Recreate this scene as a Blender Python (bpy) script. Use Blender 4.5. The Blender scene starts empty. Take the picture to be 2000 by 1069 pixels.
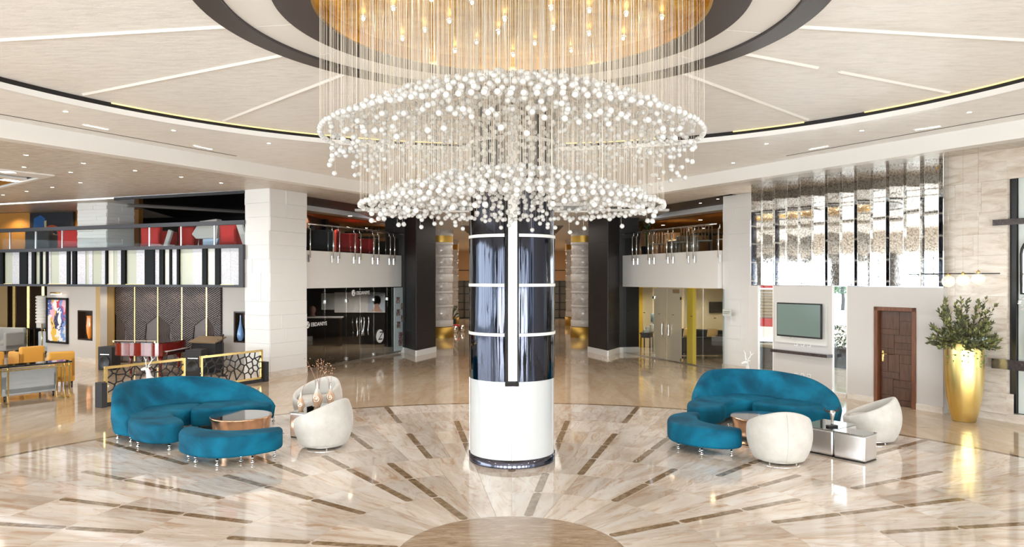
import bpy, bmesh, math, random
from mathutils import Vector, Matrix
S = bpy.context.scene
COL = S.collection
PI = math.pi
random.seed(7)
R_ = math.radians

# ------------------------------------------------------------------ camera
H = 2.75                       # eye height
F = 1413.5                     # focal length in 2000 px frame
YH = 544.3                     # horizon row
cam = bpy.data.cameras.new('camera')
camo = bpy.data.objects.new('camera', cam)
COL.objects.link(camo)
camo.location = (0, 0, H)
camo.rotation_euler = (PI/2, 0, 0)
cam.sensor_width = 36
cam.lens = F*36/2000
cam.shift_y = (YH-534.5)/2000
cam.clip_end = 400
S.camera = camo

# ------------------------------------------------------------------ world, exposure
S.view_settings.view_transform = 'Standard'
S.view_settings.look = 'None'
S.view_settings.gamma = 1
S.view_settings.use_curve_mapping = False
S.view_settings.exposure = 0.5
w = bpy.data.worlds.new('world')
S.world = w
w.use_nodes = True
bg = w.node_tree.nodes['Background']
bg.inputs[0].default_value = (0.80, 0.90, 1.0, 1)
bg.inputs[1].default_value = 2.6
S.cycles.max_bounces = 8
S.cycles.diffuse_bounces = 4
S.cycles.glossy_bounces = 4
S.cycles.transmission_bounces = 6
S.cycles.transparent_max_bounces = 12
S.cycles.caustics_reflective = False
S.cycles.caustics_refractive = False
S.cycles.sample_clamp_indirect = 6
S.cycles.use_denoising = True

def light(kind, name, loc, energy, col=(1, 1, 1), rot=(0, 0, 0), size=1, size_y=None, spot=None, spread=None):
    l = bpy.data.lights.new(name, kind)
    l.energy = energy
    l.color = col
    if kind == 'AREA':
        l.shape = 'RECTANGLE'
        l.size = size
        l.size_y = size_y or size
        if spread: l.spread = spread
    else:
        l.shadow_soft_size = size
        if kind == 'SPOT':
            l.spot_size = spot or 1.6
            l.spot_blend = .6
    o = bpy.data.objects.new(name, l)
    o.location = loc
    o.rotation_euler = rot
    COL.objects.link(o)
    return o

DAY = (0.97, 0.985, 1.0)
# daylight through the glazed entrance front behind the camera, then two added fill lights
light('AREA', 'daylight_front', (0, -8.6, 2.3), 3600, DAY, (R_(90), 0, 0), 40, 4.2)
light('AREA', 'ceiling_fill_light', (0, -10.5, .35), 7500, (1.0, .98, .96), (R_(128), 0, 0), 34, 5)  # low upward-tilted area light, added to brighten the ceiling
light('AREA', 'side_fill_light', (-25.2, 5, 2.5), 1700, DAY, (R_(90), 0, R_(-90)), 22, 4.4)  # added side fill, shining in through the unseen left glazing


# ------------------------------------------------------------------ materials
MATS = {}
def mat(name, col, rough=.5, metal=0., spec=.5, coat=0., trans=0., alpha=1., emit=None, es=0., ior=1.45, sheen=0., aniso=0.):
    if name in MATS: return MATS[name]
    m = bpy.data.materials.new(name)
    m.use_nodes = True
    b = m.node_tree.nodes['Principled BSDF']
    b.inputs['Base Color'].default_value = (*col, 1)
    b.inputs['Roughness'].default_value = rough
    b.inputs['Metallic'].default_value = metal
    b.inputs['Specular IOR Level'].default_value = spec
    b.inputs['Coat Weight'].default_value = coat
    b.inputs['Coat Roughness'].default_value = .04
    b.inputs['Transmission Weight'].default_value = trans
    b.inputs['IOR'].default_value = ior
    b.inputs['Sheen Weight'].default_value = sheen
    b.inputs['Anisotropic'].default_value = aniso
    if emit:
        b.inputs['Emission Color'].default_value = (*emit, 1)
        b.inputs['Emission Strength'].default_value = es
    m.diffuse_color = (*col, 1)
    MATS[name] = m
    return m

def N(m, t, **kw):
    n = m.node_tree.nodes.new(t)
    for k, v in kw.items():
        if k.startswith('i_'):
            n.inputs[k[2:].replace('_', ' ')].default_value = v
        else: setattr(n, k, v)
    return n
def L(m, a, b): m.node_tree.links.new(a, b)
def BS(m): return m.node_tree.nodes['Principled BSDF']

def grain(m, cols, scale=4., stretch=(1, 1, 1), detail=6, rough=.6, bump=0., bscale=None, distortion=0., rot=(0, 0, 0), pos=None, rand=False, coord='Object'):
    """noise driven colour ramp over the surface's own coordinates"""
    tc = N(m, 'ShaderNodeTexCoord')
    mp = N(m, 'ShaderNodeMapping')
    mp.inputs['Scale'].default_value = stretch
    mp.inputs['Rotation'].default_value = rot
    L(m, tc.outputs[coord], mp.inputs['Vector'])
    src = mp.outputs[0]
    if rand:
        oi = N(m, 'ShaderNodeObjectInfo')
        mu = N(m, 'ShaderNodeVectorMath', operation='SCALE')
        cx = N(m, 'ShaderNodeCombineXYZ')
        ml = N(m, 'ShaderNodeMath', operation='MULTIPLY'); ml.inputs[1].default_value = 57.
        L(m, oi.outputs['Random'], ml.inputs[0])
        for i in range(3): L(m, ml.outputs[0], cx.inputs[i])
        ad = N(m, 'ShaderNodeVectorMath', operation='ADD')
        L(m, src, ad.inputs[0]); L(m, cx.outputs[0], ad.inputs[1])
        src = ad.outputs[0]
    nz = N(m, 'ShaderNodeTexNoise')
    nz.inputs['Scale'].default_value = scale
    nz.inputs['Detail'].default_value = detail
    nz.inputs['Roughness'].default_value = rough
    nz.inputs['Distortion'].default_value = distortion
    L(m, src, nz.inputs['Vector'])
    cr = N(m, 'ShaderNodeValToRGB')
    e = cr.color_ramp.elements
    pos = pos or [.3 + .4*i/(len(cols)-1) for i in range(len(cols))]
    while len(e) < len(cols): e.new(.5)
    for i, (c, p) in enumerate(zip(cols, pos)):
        e[i].position = p; e[i].color = (*c, 1)
    L(m, nz.outputs['Fac'], cr.inputs[0])
    L(m, cr.outputs[0], BS(m).inputs['Base Color'])
    if bump:
        bp = N(m, 'ShaderNodeBump'); bp.inputs['Strength'].default_value = bump; bp.inputs['Distance'].default_value = .02
        if bscale:
            n2 = N(m, 'ShaderNodeTexNoise'); n2.inputs['Scale'].default_value = bscale; n2.inputs['Detail'].default_value = 4
            L(m, src, n2.inputs['Vector']); L(m, n2.outputs['Fac'], bp.inputs['Height'])
        else: L(m, nz.outputs['Fac'], bp.inputs['Height'])
        L(m, bp.outputs[0], BS(m).inputs['Normal'])
    return m, cr, nz

def glassy(name, tint=(.9, .95, .95), fac=.08, rough=0.02, f90=.85, solid=0., scol=(.8, .8, .8)):
    """thin pane: see-through plus a clear reflection that grows at grazing angles"""
    m = bpy.data.materials.new(name); m.use_nodes = True
    nt = m.node_tree; nt.nodes.clear()
    out = N(m, 'ShaderNodeOutputMaterial')
    tr = N(m, 'ShaderNodeBsdfTransparent'); tr.inputs[0].default_value = (*tint, 1)
    gl = N(m, 'ShaderNodeBsdfGlossy'); gl.inputs['Roughness'].default_value = rough
    lw = N(m, 'ShaderNodeLayerWeight'); lw.inputs[0].default_value = .35
    mr = N(m, 'ShaderNodeMapRange'); mr.inputs['To Min'].default_value = fac; mr.inputs['To Max'].default_value = f90
    L(m, lw.outputs['Fresnel'], mr.inputs['Value'])
    mx = N(m, 'ShaderNodeMixShader')
    L(m, mr.outputs[0], mx.inputs[0]); L(m, tr.outputs[0], mx.inputs[1]); L(m, gl.outputs[0], mx.inputs[2])
    last = mx
    if solid:
        df = N(m, 'ShaderNodeBsdfDiffuse'); df.inputs[0].default_value = (*scol, 1)
        m2 = N(m, 'ShaderNodeMixShader'); m2.inputs[0].default_value = solid
        L(m, mx.outputs[0], m2.inputs[1]); L(m, df.outputs[0], m2.inputs[2]); last = m2
    L(m, last.outputs[0], out.inputs[0])
    return m

def marble_floor(name, dark, mid, lightc, vein=(.48, .30, .17), amt=.55):
    m = mat(name, mid, .07, spec=.5, coat=.3)
    _, cr, nz = grain(m, [dark, mid, lightc], 1.1, (1.9, .42, 1), 7, .62, distortion=1.2, rand=True, pos=[.28, .50, .66])
    # brown veins
    src = nz.inputs['Vector'].links[0].from_socket
    n2 = N(m, 'ShaderNodeTexNoise'); n2.inputs['Scale'].default_value = 2.3; n2.inputs['Detail'].default_value = 8; n2.inputs['Distortion'].default_value = 2.2; n2.inputs['Roughness'].default_value = .7
    L(m, src, n2.inputs['Vector'])
    r2 = N(m, 'ShaderNodeValToRGB'); e = r2.color_ramp.elements
    e[0].position = .50; e[0].color = (0, 0, 0, 1); e[1].position = .68; e[1].color = (amt, amt, amt, 1)
    L(m, n2.outputs['Fac'], r2.inputs[0])
    mx = N(m, 'ShaderNodeMix', data_type='RGBA')
    L(m, r2.outputs[0], mx.inputs[0]); L(m, cr.outputs[0], mx.inputs[6]); mx.inputs[7].default_value = (*vein, 1)
    # a slab-to-slab difference in tone
    oi = N(m, 'ShaderNodeObjectInfo')
    mr = N(m, 'ShaderNodeMapRange'); mr.inputs['To Min'].default_value = .80; mr.inputs['To Max'].default_value = 1.04
    L(m, oi.outputs['Random'], mr.inputs['Value'])
    sc = N(m, 'ShaderNodeVectorMath', operation='SCALE')
    L(m, mx.outputs[2], sc.inputs[0]); L(m, mr.outputs[0], sc.inputs['Scale'])
    L(m, sc.outputs[0], BS(m).inputs['Base Color'])
    return m

M_tile = marble_floor('marble_slab', (.64, .50, .39), (.84, .74, .65), (.93, .87, .82), (.56, .34, .19), .8)
M_field = marble_floor('marble_field', (.62, .45, .29), (.74, .565, .395), (.80, .65, .49), amt=.3)
M_inlay, _, _ = grain(mat('brown_marble', (.3, .2, .12), .08, coat=.3), [(.17, .10, .05), (.28, .19, .11), (.46, .35, .24)], 9, (1, 1, 1), 8, .7, rand=True)
M_medal, _, _ = grain(mat('medallion_marble', (.4, .28, .18), .09, coat=.3), [(.24, .14, .08), (.40, .28, .18), (.62, .50, .38)], 5, (.6, 2.2, 1), 10, .75, distortion=1.)
M_grout = mat('grout', (.42, .33, .25), .5)
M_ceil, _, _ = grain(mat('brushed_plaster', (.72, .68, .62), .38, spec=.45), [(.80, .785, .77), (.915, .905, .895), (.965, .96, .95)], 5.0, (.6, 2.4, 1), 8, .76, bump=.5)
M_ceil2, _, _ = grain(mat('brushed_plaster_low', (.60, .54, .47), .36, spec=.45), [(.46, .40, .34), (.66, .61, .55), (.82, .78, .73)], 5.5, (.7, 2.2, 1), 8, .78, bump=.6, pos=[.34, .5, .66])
M_white = mat('white_paint', (.80, .78, .76), .45)
M_white2 = mat('white_trim', (.86, .85, .84), .35)
M_wall = mat('greige_paint', (.60, .575, .56), .6)
M_dkband = mat('dark_brown_band', (.055, .045, .045), .4)
M_black = mat('black_paint', (.012, .011, .012), .35)
M_gloss_black = mat('black_gloss', (.012, .012, .014), .06, coat=.5)
M_goldceil, _, _ = grain(mat('gold_leaf', (.9, .62, .18), .42, 1.), [(.62, .31, .02), (.86, .50, .06), (1.0, .72, .18)], 4, (1, 1, 1), 5, .6, bump=.3)
M_gold = mat('polished_brass', (.80, .57, .22), .16, 1.)
M_dgold = mat('aged_brass', (.50, .31, .07), .42, .9)
M_goldvase, _, _ = grain(mat('satin_gold', (.90, .66, .22), .30, 1.), [(.80, .55, .14), (.92, .70, .26), (.97, .80, .40)], 3, (1, 1, .3), 4, .5)
M_chrome = mat('chrome', (.86, .87, .88), .08, 1.)
M_steel = mat('brushed_steel', (.72, .72, .73), .26, 1.)
M_mirror = mat('mirror', (.86, .88, .88), .02, 1.)
M_tan = mat('tan_wall', (.52, .36, .17), .6)
M_orange = mat('ochre_paint', (.50, .24, .055), .5)
M_walnut, _, _ = grain(mat('walnut', (.20, .09, .045), .38, coat=.1), [(.050, .018, .008), (.085, .032, .014), (.125, .052, .024)], 3, (9, 9, .8), 6, .6, rand=True)
M_stone, _, _ = grain(mat('travertine_tile', (.70, .62, .54), .22), [(.52, .42, .33), (.70, .62, .54), (.80, .745, .69)], 1.6, (1, 1, 4.5), 9, .66, distortion=.8, rand=True)
M_pill = mat('white_panel', (.79, .785, .785), .42)
M_dpill = mat('black_panel', (.022, .020, .022), .42)
M_colm, _, _ = grain(mat('grey_marble', (.60, .56, .54), .12), [(.40, .36, .34), (.58, .54, .52), (.72, .68, .66)], 2.2, (1, 1, 1), 8, .7, distortion=1.5, rand=True)
M_pulse = mat('lamp_white', (1, .95, .85), .5, emit=(1, .86, .62), es=14)
M_pulse2 = mat('lamp_cool', (1, 1, 1), .5, emit=(1, .93, .82), es=5)
M_glow = mat('led_warm', (1, .8, .4), .5, emit=(1, .72, .28), es=.55)
M_red = mat('red_velvet', (.62, .012, .012), .6, sheen=.3)
M_grey_f = mat('grey_fabric', (.47, .48, .49), .8, sheen=.2)
M_yellow_f = mat('mustard_fabric', (.72, .36, .055), .75, sheen=.2)
M_dk_f = mat('charcoal_fabric', (.035, .035, .04), .7)
M_dkwood = mat('dark_wood', (.035, .018, .011), .35)
M_glass = glassy('clear_glass', (.93, .96, .96), .03, f90=.35)
M_glass_d = glassy('tinted_glass', (.74, .73, .70), .05, f90=.45)
M_frost = glassy('frosted_glass', (.8, .78, .7), .10, .12, .5, solid=.42, scol=(.60, .56, .46))
M_paper = mat('paper_white', (.82, .83, .84), .6)

def teal():
    m = mat('teal_velvet', (.006, .12, .19), .75, sheen=.03)
    _, cr, nz = grain(m, [(.0005, .052, .100), (.001, .108, .195), (.002, .170, .295)], 1.7, (1, 1, 1.4), 4, .5, distortion=.6, coord='Object')
    BS(m).inputs['Sheen Tint'].default_value = (.02, .45, .85, 1)
    BS(m).inputs['Sheen Roughness'].default_value = .35
    BS(m).inputs['Specular IOR Level'].default_value = .25
    return m
M_teal = teal()
M_ball_f, _, _ = grain(mat('cream_velvet', (.72, .69, .65), .8, sheen=.3), [(.54, .51, .47), (.60, .575, .54), (.66, .635, .60)], 5, (1, 1, 1), 6, .6)
M_copper = mat('copper', (.86, .52, .33), .22, 1.)
M_crystal = mat('crystal', (.86, .86, .86), .08, trans=.35, coat=.6, ior=1.5)
M_string = mat('crystal_string', (.78, .70, .60), .3, coat=.3)
M_rail = mat('rail_grey', (.060, .062, .075), .45, spec=.3)

# ------------------------------------------------------------------ mesh helpers
class MB:
    def __init__(s): s.v = []; s.f = []; s.sm = []
    def add(s, vs, fs, smooth=False):
        n = len(s.v)
        s.v += [tuple(p) for p in vs]
        s.f += [tuple(i+n for i in f) for f in fs]
        s.sm += [smooth]*len(fs)
        return s
    def box(s, c, d, rz=0, rx=0, ry=0):
        hx, hy, hz = d[0]/2, d[1]/2, d[2]/2
        vs = [Vector((x, y, z)) for x in (-hx, hx) for y in (-hy, hy) for z in (-hz, hz)]
        if rz or rx or ry:
            m = Matrix.Rotation(rz, 3, 'Z') @ Matrix.Rotation(ry, 3, 'Y') @ Matrix.Rotation(rx, 3, 'X')
            vs = [m @ v for v in vs]
        c = Vector(c)
        s.add([v+c for v in vs], [(0, 1, 3, 2), (4, 6, 7, 5), (0, 4, 5, 1), (2, 3, 7, 6), (0, 2, 6, 4), (1, 5, 7, 3)])
        return s
    def bx(s, x0, x1, y0, y1, z0, z1): return s.box(((x0+x1)/2, (y0+y1)/2, (z0+z1)/2), (x1-x0, y1-y0, z1-z0))
    def prism(s, poly, z0, z1):
        n = len(poly)
        a = sum(poly[i][0]*poly[(i+1) % n][1]-poly[(i+1) % n][0]*poly[i][1] for i in range(n))
        if a < 0: poly = poly[::-1]
        vs = [(p[0], p[1], z0) for p in poly]+[(p[0], p[1], z1) for p in poly]
        fs = [tuple(range(n-1, -1, -1)), tuple(range(n, 2*n))]
        fs += [(i, (i+1) % n, n+(i+1) % n, n+i) for i in range(n)]
        return s.add(vs, fs)
    def slab(s, A, B, t, z0, z1, side=1):
        """wall piece from A to B (plan points), thickness t to the left of A->B (side=1) or right"""
        A = Vector(A); B = Vector(B); d = (B-A).normalized(); n = Vector((-d.y, d.x))*t*side
        return s.prism([A, B, B+n, A+n], z0, z1)
    def tube(s, pts, r, n=8, closed=False, caps=True):
        pts = [Vector(p) for p in pts]
        rs = r if isinstance(r, (list, tuple)) else [r]*len(pts)
        vs = []; fs = []; m = len(pts)
        up = None
        for i, p in enumerate(pts):
            if closed: t = pts[(i+1) % m]-pts[i-1]
            else: t = pts[min(i+1, m-1)]-pts[max(i-1, 0)]
            t = t.normalized() if t.length > 1e-9 else Vector((0, 0, 1))
            if up is None:
                up = Vector((0, 0, 1)) if abs(t.z) < .9 else Vector((1, 0, 0))
            a = t.cross(up)
            if a.length < 1e-6: a = t.cross(Vector((0, 1, 0)))
            a.normalize(); b = t.cross(a).normalized(); up = -b if False else a.cross(t)
            for k in range(n):
                an = 2*PI*k/n
                vs.append(p+(a*math.cos(an)+b*math.sin(an))*rs[i])
        for i in range(m if closed else m-1):
            j = (i+1) % m
            for k in range(n):
                fs.append((i*n+k, i*n+(k+1) % n, j*n+(k+1) % n, j*n+k))
        if caps and not closed:
            fs.append(tuple(range(n-1, -1, -1))); fs.append(tuple((m-1)*n+k for k in range(n)))
        return s.add(vs, fs, True)
    def lathe(s, prof, c=(0, 0, 0), n=24, a0=0, a1=2*PI, smooth=True):
        full = abs(a1-a0-2*PI) < 1e-6
        k = n if full else n+1
        vs = []; fs = []
        for r, z in prof:
            for i in range(k):
                a = a0+(a1-a0)*i/n
                vs.append((c[0]+r*math.cos(a), c[1]+r*math.sin(a), c[2]+z))
        for j in range(len(prof)-1):
            for i in range(n):
                i2 = (i+1) % k
                fs.append((j*k+i, j*k+i2, (j+1)*k+i2, (j+1)*k+i))
        s.add(vs, fs, smooth)
        if full and prof[0] != prof[-1]:
            if prof[0][0] > 1e-5: s.add([vs[i] for i in range(k)], [tuple(range(k-1, -1, -1))])
            if prof[-1][0] > 1e-5: s.add([vs[(len(prof)-1)*k+i] for i in range(k)], [tuple(range(k))])
        return s
    def sphere(s, c, r, n=10, m=6, sc=(1, 1, 1)):
        vs = [(c[0], c[1], c[2]-r*sc[2])]; fs = []
        for j in range(1, m):
            t = -PI/2+PI*j/m
            for i in range(n):
                a = 2*PI*i/n
                vs.append((c[0]+r*sc[0]*math.cos(t)*math.cos(a), c[1]+r*sc[1]*math.cos(t)*math.sin(a), c[2]+r*sc[2]*math.sin(t)))
        vs.append((c[0], c[1], c[2]+r*sc[2]))
        for i in range(n): fs.append((0, 1+(i+1) % n, 1+i))
        for j in range(m-2):
            for i in range(n):
                a = 1+j*n; b = a+n
                fs.append((a+i, a+(i+1) % n, b+(i+1) % n, b+i))
        a = 1+(m-2)*n; t = len(vs)-1
        for i in range(n): fs.append((a+i, a+(i+1) % n, t))
        return s.add(vs, fs, True)
    def mesh(s, name, m=None):
        me = bpy.data.meshes.new(name)
        me.from_pydata(s.v, [], s.f)
        me.polygons.foreach_set('use_smooth', s.sm)
        if m: me.materials.append(m)
        me.update()
        return me
    def obj(s, name, m, parent=None, bevel=0, seg=2):
        o = bpy.data.objects.new(name, s.mesh(name, m))
        COL.objects.link(o)
        if parent: o.parent = parent
        if bevel:
            b = o.modifiers.new('b', 'BEVEL'); b.width = bevel; b.segments = seg; b.limit_method = 'ANGLE'; b.angle_limit = R_(40)
            for p in o.data.polygons: p.use_smooth = True
            o.data.set_sharp_from_angle(angle=R_(50)) if hasattr(o.data, 'set_sharp_from_angle') else None
        return o

def link(name, me, parent=None, loc=None, rz=None):
    o = bpy.data.objects.new(name, me); COL.objects.link(o)
    if parent: o.parent = parent
    if loc is not None: o.location = loc
    if rz is not None: o.rotation_euler = (0, 0, rz)
    return o
def empty(name, loc=(0, 0, 0), rz=0, parent=None):
    o = bpy.data.objects.new(name, None); COL.objects.link(o)
    o.location = loc; o.rotation_euler = (0, 0, rz); o.empty_display_size = .1
    if parent: o.parent = parent
    return o
def tag(o, label=None, cat=None, group=None, kind=None):
    if label: o['label'] = label
    if cat: o['category'] = cat
    if group: o['group'] = group
    if kind: o['kind'] = kind
    return o
def thing(name, label, cat, loc=(0, 0, 0), rz=0, group=None):
    return tag(empty(name, loc, rz), label, cat, group)
def st(o): o['kind'] = 'structure'; return o
def kids(o): return [c for c in COL.objects if c.parent is o]
def copy_tree(o, loc=None, rz=None, label=None, scale=None, parent=None):
    ks = list(o.children)
    c = o.copy(); COL.objects.link(c)
    if parent is not None: c.parent = parent
    if loc is not None: c.location = loc
    if rz is not None: c.rotation_euler = (0, 0, rz)
    if scale is not None: c.scale = scale
    if label: c['label'] = label
    for k in ks: copy_tree(k, parent=c)
    return c

def ground(px, py, z=0.):            # plan point on a level z seen at that pixel of the survey photo
    d = F*(H-z)/(py-YH)
    return Vector(((px-1000)/F*d, d))
def online(px, A, B):                # plan point on line AB in direction px
    k = (px-1000)/F
    ax, ay = A; dx, dy = B[0]-ax, B[1]-ay
    t = (k*ay-ax)/(dx-k*dy)
    return Vector((ax+dx*t, ay+dy*t))
def zat(py, d): return H+(YH-py)*d/F
def mir(p): return (-p[0], p[1])

def cat_rom(pts, n=6, closed=True):
    out = []; m = len(pts)
    dim = len(pts[0])
    for i in range(m if closed else m-1):
        g = lambda k: pts[k % m] if closed else pts[max(0, min(m-1, k))]
        p0, p1, p2, p3 = g(i-1), g(i), g(i+1), g(i+2)
        for j in range(n):
            t = j/n
            out.append(tuple(.5*((2*p1[k])+(-p0[k]+p2[k])*t+(2*p0[k]-5*p1[k]+4*p2[k]-p3[k])*t*t+(-p0[k]+3*p1[k]-3*p2[k]+p3[k])*t**3) for k in range(dim)))
    if not closed: out.append(tuple(pts[-1]))
    return out
def blob(mb, poly, z0, z1, r, rb=None):
    """soft-edged extrusion of a smooth closed plan outline (counter-clockwise)"""
    rb = rb or r
    n = len(poly)
    P = [Vector(p[:2]) for p in poly]
    nr = []
    for i in range(n):
        t = (P[(i+1) % n]-P[i-1]).normalized(); nr.append(Vector((t.y, -t.x)))
    rings = []
    for k in range(5):
        a = PI/2*k/4
        rings.append((rb*(1-math.sin(a)), z0+rb*(1-math.cos(a))))
    for k in range(5):
        a = PI/2*k/4
        rings.append((r*(1-math.cos(a)), z1-r*(1-math.sin(a))))
    vs = []; fs = []
    for ins, z in rings:
        for p, q in zip(P, nr): vs.append((p.x-q.x*ins, p.y-q.y*ins, z))
    for j in range(len(rings)-1):
        for i in range(n):
            fs.append((j*n+i, j*n+(i+1) % n, (j+1)*n+(i+1) % n, (j+1)*n+i))
    fs.append(tuple(range(n-1, -1, -1))); fs.append(tuple((len(rings)-1)*n+i for i in range(n)))
    mb.add(vs, fs, True)
    return mb
def skin(name, verts, edges, rad, m, parent=None, sub=2, root=0):
    me = bpy.data.meshes.new(name); me.from_pydata(verts, edges, [])
    o = link(name, me, parent)
    sk = o.modifiers.new('s', 'SKIN'); sk.use_smooth_shade = True
    for i, v in enumerate(me.skin_vertices[0].data):
        r = rad[i]; v.radius = (r, r) if not isinstance(r, tuple) else r
        v.use_root = (i == root)
    ss = o.modifiers.new('u', 'SUBSURF'); ss.levels = sub; ss.render_levels = sub
    me.materials.append(m)
    return o

C = Vector((0, 7.2))     # centre of the floor medallion and of the domed ceiling
# ================================================================== FLOOR
floor = st(empty('floor'))
MB().bx(-34, 26, -9, 66, -.14, -.008).obj('floor_base', M_grout, floor)
RB = [1.165, 2.12, 3.07, 4.03, 4.98, 5.93, 6.88, 7.82, 8.72]
def polar(r0, r1, a0, a1, z0, z1, gap=.0016, steps=3):
    """slab between two radii; angles from +Y, clockwise"""
    g0 = gap/r0 if r0 > 0 else 0; g1 = gap/r1
    inn = [(math.sin(a0+g0+(a1-a0-2*g0)*i/steps)*(r0+gap), math.cos(a0+g0+(a1-a0-2*g0)*i/steps)*(r0+gap)) for i in range(steps+1)]
    out = [(math.sin(a0+g1+(a1-a0-2*g1)*i/steps)*(r1-gap), math.cos(a0+g1+(a1-a0-2*g1)*i/steps)*(r1-gap)) for i in range(steps+1)]
    return out+inn[::-1]
for k in range(8):
    da = R_(9) if k < 3 else R_(4.5)
    me = MB().prism(polar(RB[k], RB[k+1], -da/2, da/2, 0, 0), -.008, 0).mesh('tile', M_tile)
    n = 22 if k < 3 else 44
    for i in range(n):
        a = R_(-99)+da*(i+.5)
        link('tile', me, floor, (C.x, C.y, 0), -a)
# slabs behind the field of view, one joined part
mb = MB()
for k in range(8):
    for i in range(18):
        a = R_(99)+R_(9)*i
        mb.prism([(C.x+p[0], C.y+p[1]) for p in polar(RB[k], RB[k+1], a, a+R_(9), 0, 0)], -.008, 0)
mb.obj('rear_tiles', M_tile, floor)['kind'] = 'stuff'
MB().lathe([(0.001, -.008), (1.163, -.008), (1.163, .0)], (C.x, C.y, 0), 72).obj('medallion', M_medal, floor)
# dashed brown rays: (angle, first ring, last ring)
DASH = [(-18, 6, 8), (-9, 3, 6), (-18, 3, 5), (-36, 1, 4), (-27, 0, 3), (-54, 1, 4), (-63, 3, 6), (-72, 2, 5), (-81, 3, 6), (-81, 0, 2), (-54, 5, 8),
        (-45, 3, 5), (-27, 4, 6), (18, 6, 8), (9, 3, 6), (18, 2, 5), (27, 3, 6), (36, 1, 3), (45, 3, 6), (54, 2, 4), (63, 0, 3), (63, 4, 6),
        (72, 2, 5), (81, 3, 6), (9, 0, 2), (54, 6, 8), (0, 2, 4), (90, 1, 4), (-90, 1, 4), (36, 5, 8), (-36, 6, 8), (0, 5, 8)]
dm = {}
for an, k0, k1 in DASH:
    for k in range(k0, k1):
        if k not in dm:
            r0, r1 = RB[k]+.014, RB[k+1]-.014; h = .052; c = .03
            dm[k] = MB().prism([(-h+c, r0), (h-c, r0), (h, r0+c), (h, r1-c), (h-c, r1), (-h+c, r1), (-h, r1-c), (-h, r0+c)], -.004, .0008).mesh('inlay_strip', M_inlay)
        link('inlay_strip', dm[k], floor, (C.x, C.y, 0), -R_(an))
mb = MB(); n = 120
for i in range(n):
    a = 2*PI*i/n
    mb.prism([(C.x+p[0], C.y+p[1]) for p in polar(8.722, 8.835, a, a+2*PI/n, 0, 0, .0, 1)], -.008, .0004)
mb.obj('inlay_ring', M_inlay, floor)
mb = MB(); r = 8.84
while r < 62:
    r1 = r+.95+(.0 if r < 20 else 1.0)
    ns = max(40, int(2*PI*r/1.3))
    if r > 20: ns = 90
    for i in range(ns):
        a = 2*PI*i/ns; y = C.y+math.cos(a+PI/ns)*r; x = C.x+math.sin(a+PI/ns)*r
        if -32 < x < 24 and -8.5 < y < 64:
            mb.prism([(C.x+p[0], C.y+p[1]) for p in polar(r, r1, a, a+2*PI/ns, 0, 0, .0008, 1)], -.008, 0)
    r = r1
mb.obj('outer_tiles', M_field, floor)['kind'] = 'stuff'

# ================================================================== CEILING
ZD, ZS, ZL = 5.43, 5.28, 5.23          # disc, soffit, lower ceiling
ceil = st(empty('ceiling'))
def ann(mb, r0, r1, z0, z1, n=120, c=C):
    mb.lathe([(r0, z0), (r1, z0), (r1, z1), (r0, z1), (r0, z0)], (c.x, c.y, 0), n, smooth=False); return mb
ann(MB(), 2.9, 7.35, ZD, ZD+.1).obj('disc_panel', M_ceil, ceil)
ann(MB(), 2.78, 3.04, ZD-.05, ZD+.05).obj('outer_band', M_dkband, ceil)
ann(MB(), 1.93, 2.30, ZD-.05, ZD+.05).obj('inner_band', M_dkband, ceil)
me = None
for i in range(16):
    if me is None: me = MB().prism(polar(2.30, 2.78, R_(-11.25), R_(11.25), 0, 0, .006, 10), ZD-.02, ZD+.06).mesh('ring_panel', M_white2)
    link('ring_panel', me, ceil, (C.x, C.y, 0), R_(22.5*i+2))
ann(MB(), 1.9, 1.935, ZD-.06, ZD+.2).obj('gold_rim', M_gold, ceil)
MB().lathe([(.001, 0), (1.93, 0), (1.93, .05)], (C.x, C.y, ZD+.08), 64, smooth=False).obj('gold_disc', M_goldceil, ceil)
ann(MB(), 7.2, 7.3, ZD-.068, ZD+.02, 160).obj('black_groove', M_black, ceil)  # black vertical face above the white lip
ann(MB(), 7.195, 7.3, ZS-.002, ZD-.068, 160).obj('lip', M_white2, ceil)
for a0, a1 in ((-58, -8), (8, 24), (34, 44), (52, 75)):
    mb = MB(); q = [(math.sin(R_(a0+(a1-a0)*i/20))*7.185, math.cos(R_(a0+(a1-a0)*i/20))*7.185) for i in range(21)]
    mb.tube([(C.x+x, C.y+y, ZD-.008) for x, y in q], .012, 4).obj('led_strip', M_glow, ceil)
for a in (-99, -81, -62, -44, -27, -9, 9, 27, 45, 63, 81, 99):
    for r0, r1 in (((3.05, 4.35), (4.75, 7.05)) if a == 63 else ((3.05, 7.05),)):
        mb = MB()
        mb.add([(-.03, r0, ZD), (0, r0, ZD-.025), (.03, r0, ZD), (-.03, r1, ZD), (0, r1, ZD-.025), (.03, r1, ZD)],
               [(0, 1, 4, 3), (1, 2, 5, 4), (0, 2, 1), (3, 4, 5)])
        o = mb.obj('rib', M_white, ceil); o.location = (C.x, C.y, 0); o.rotation_euler = (0, 0, -R_(a))
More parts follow.
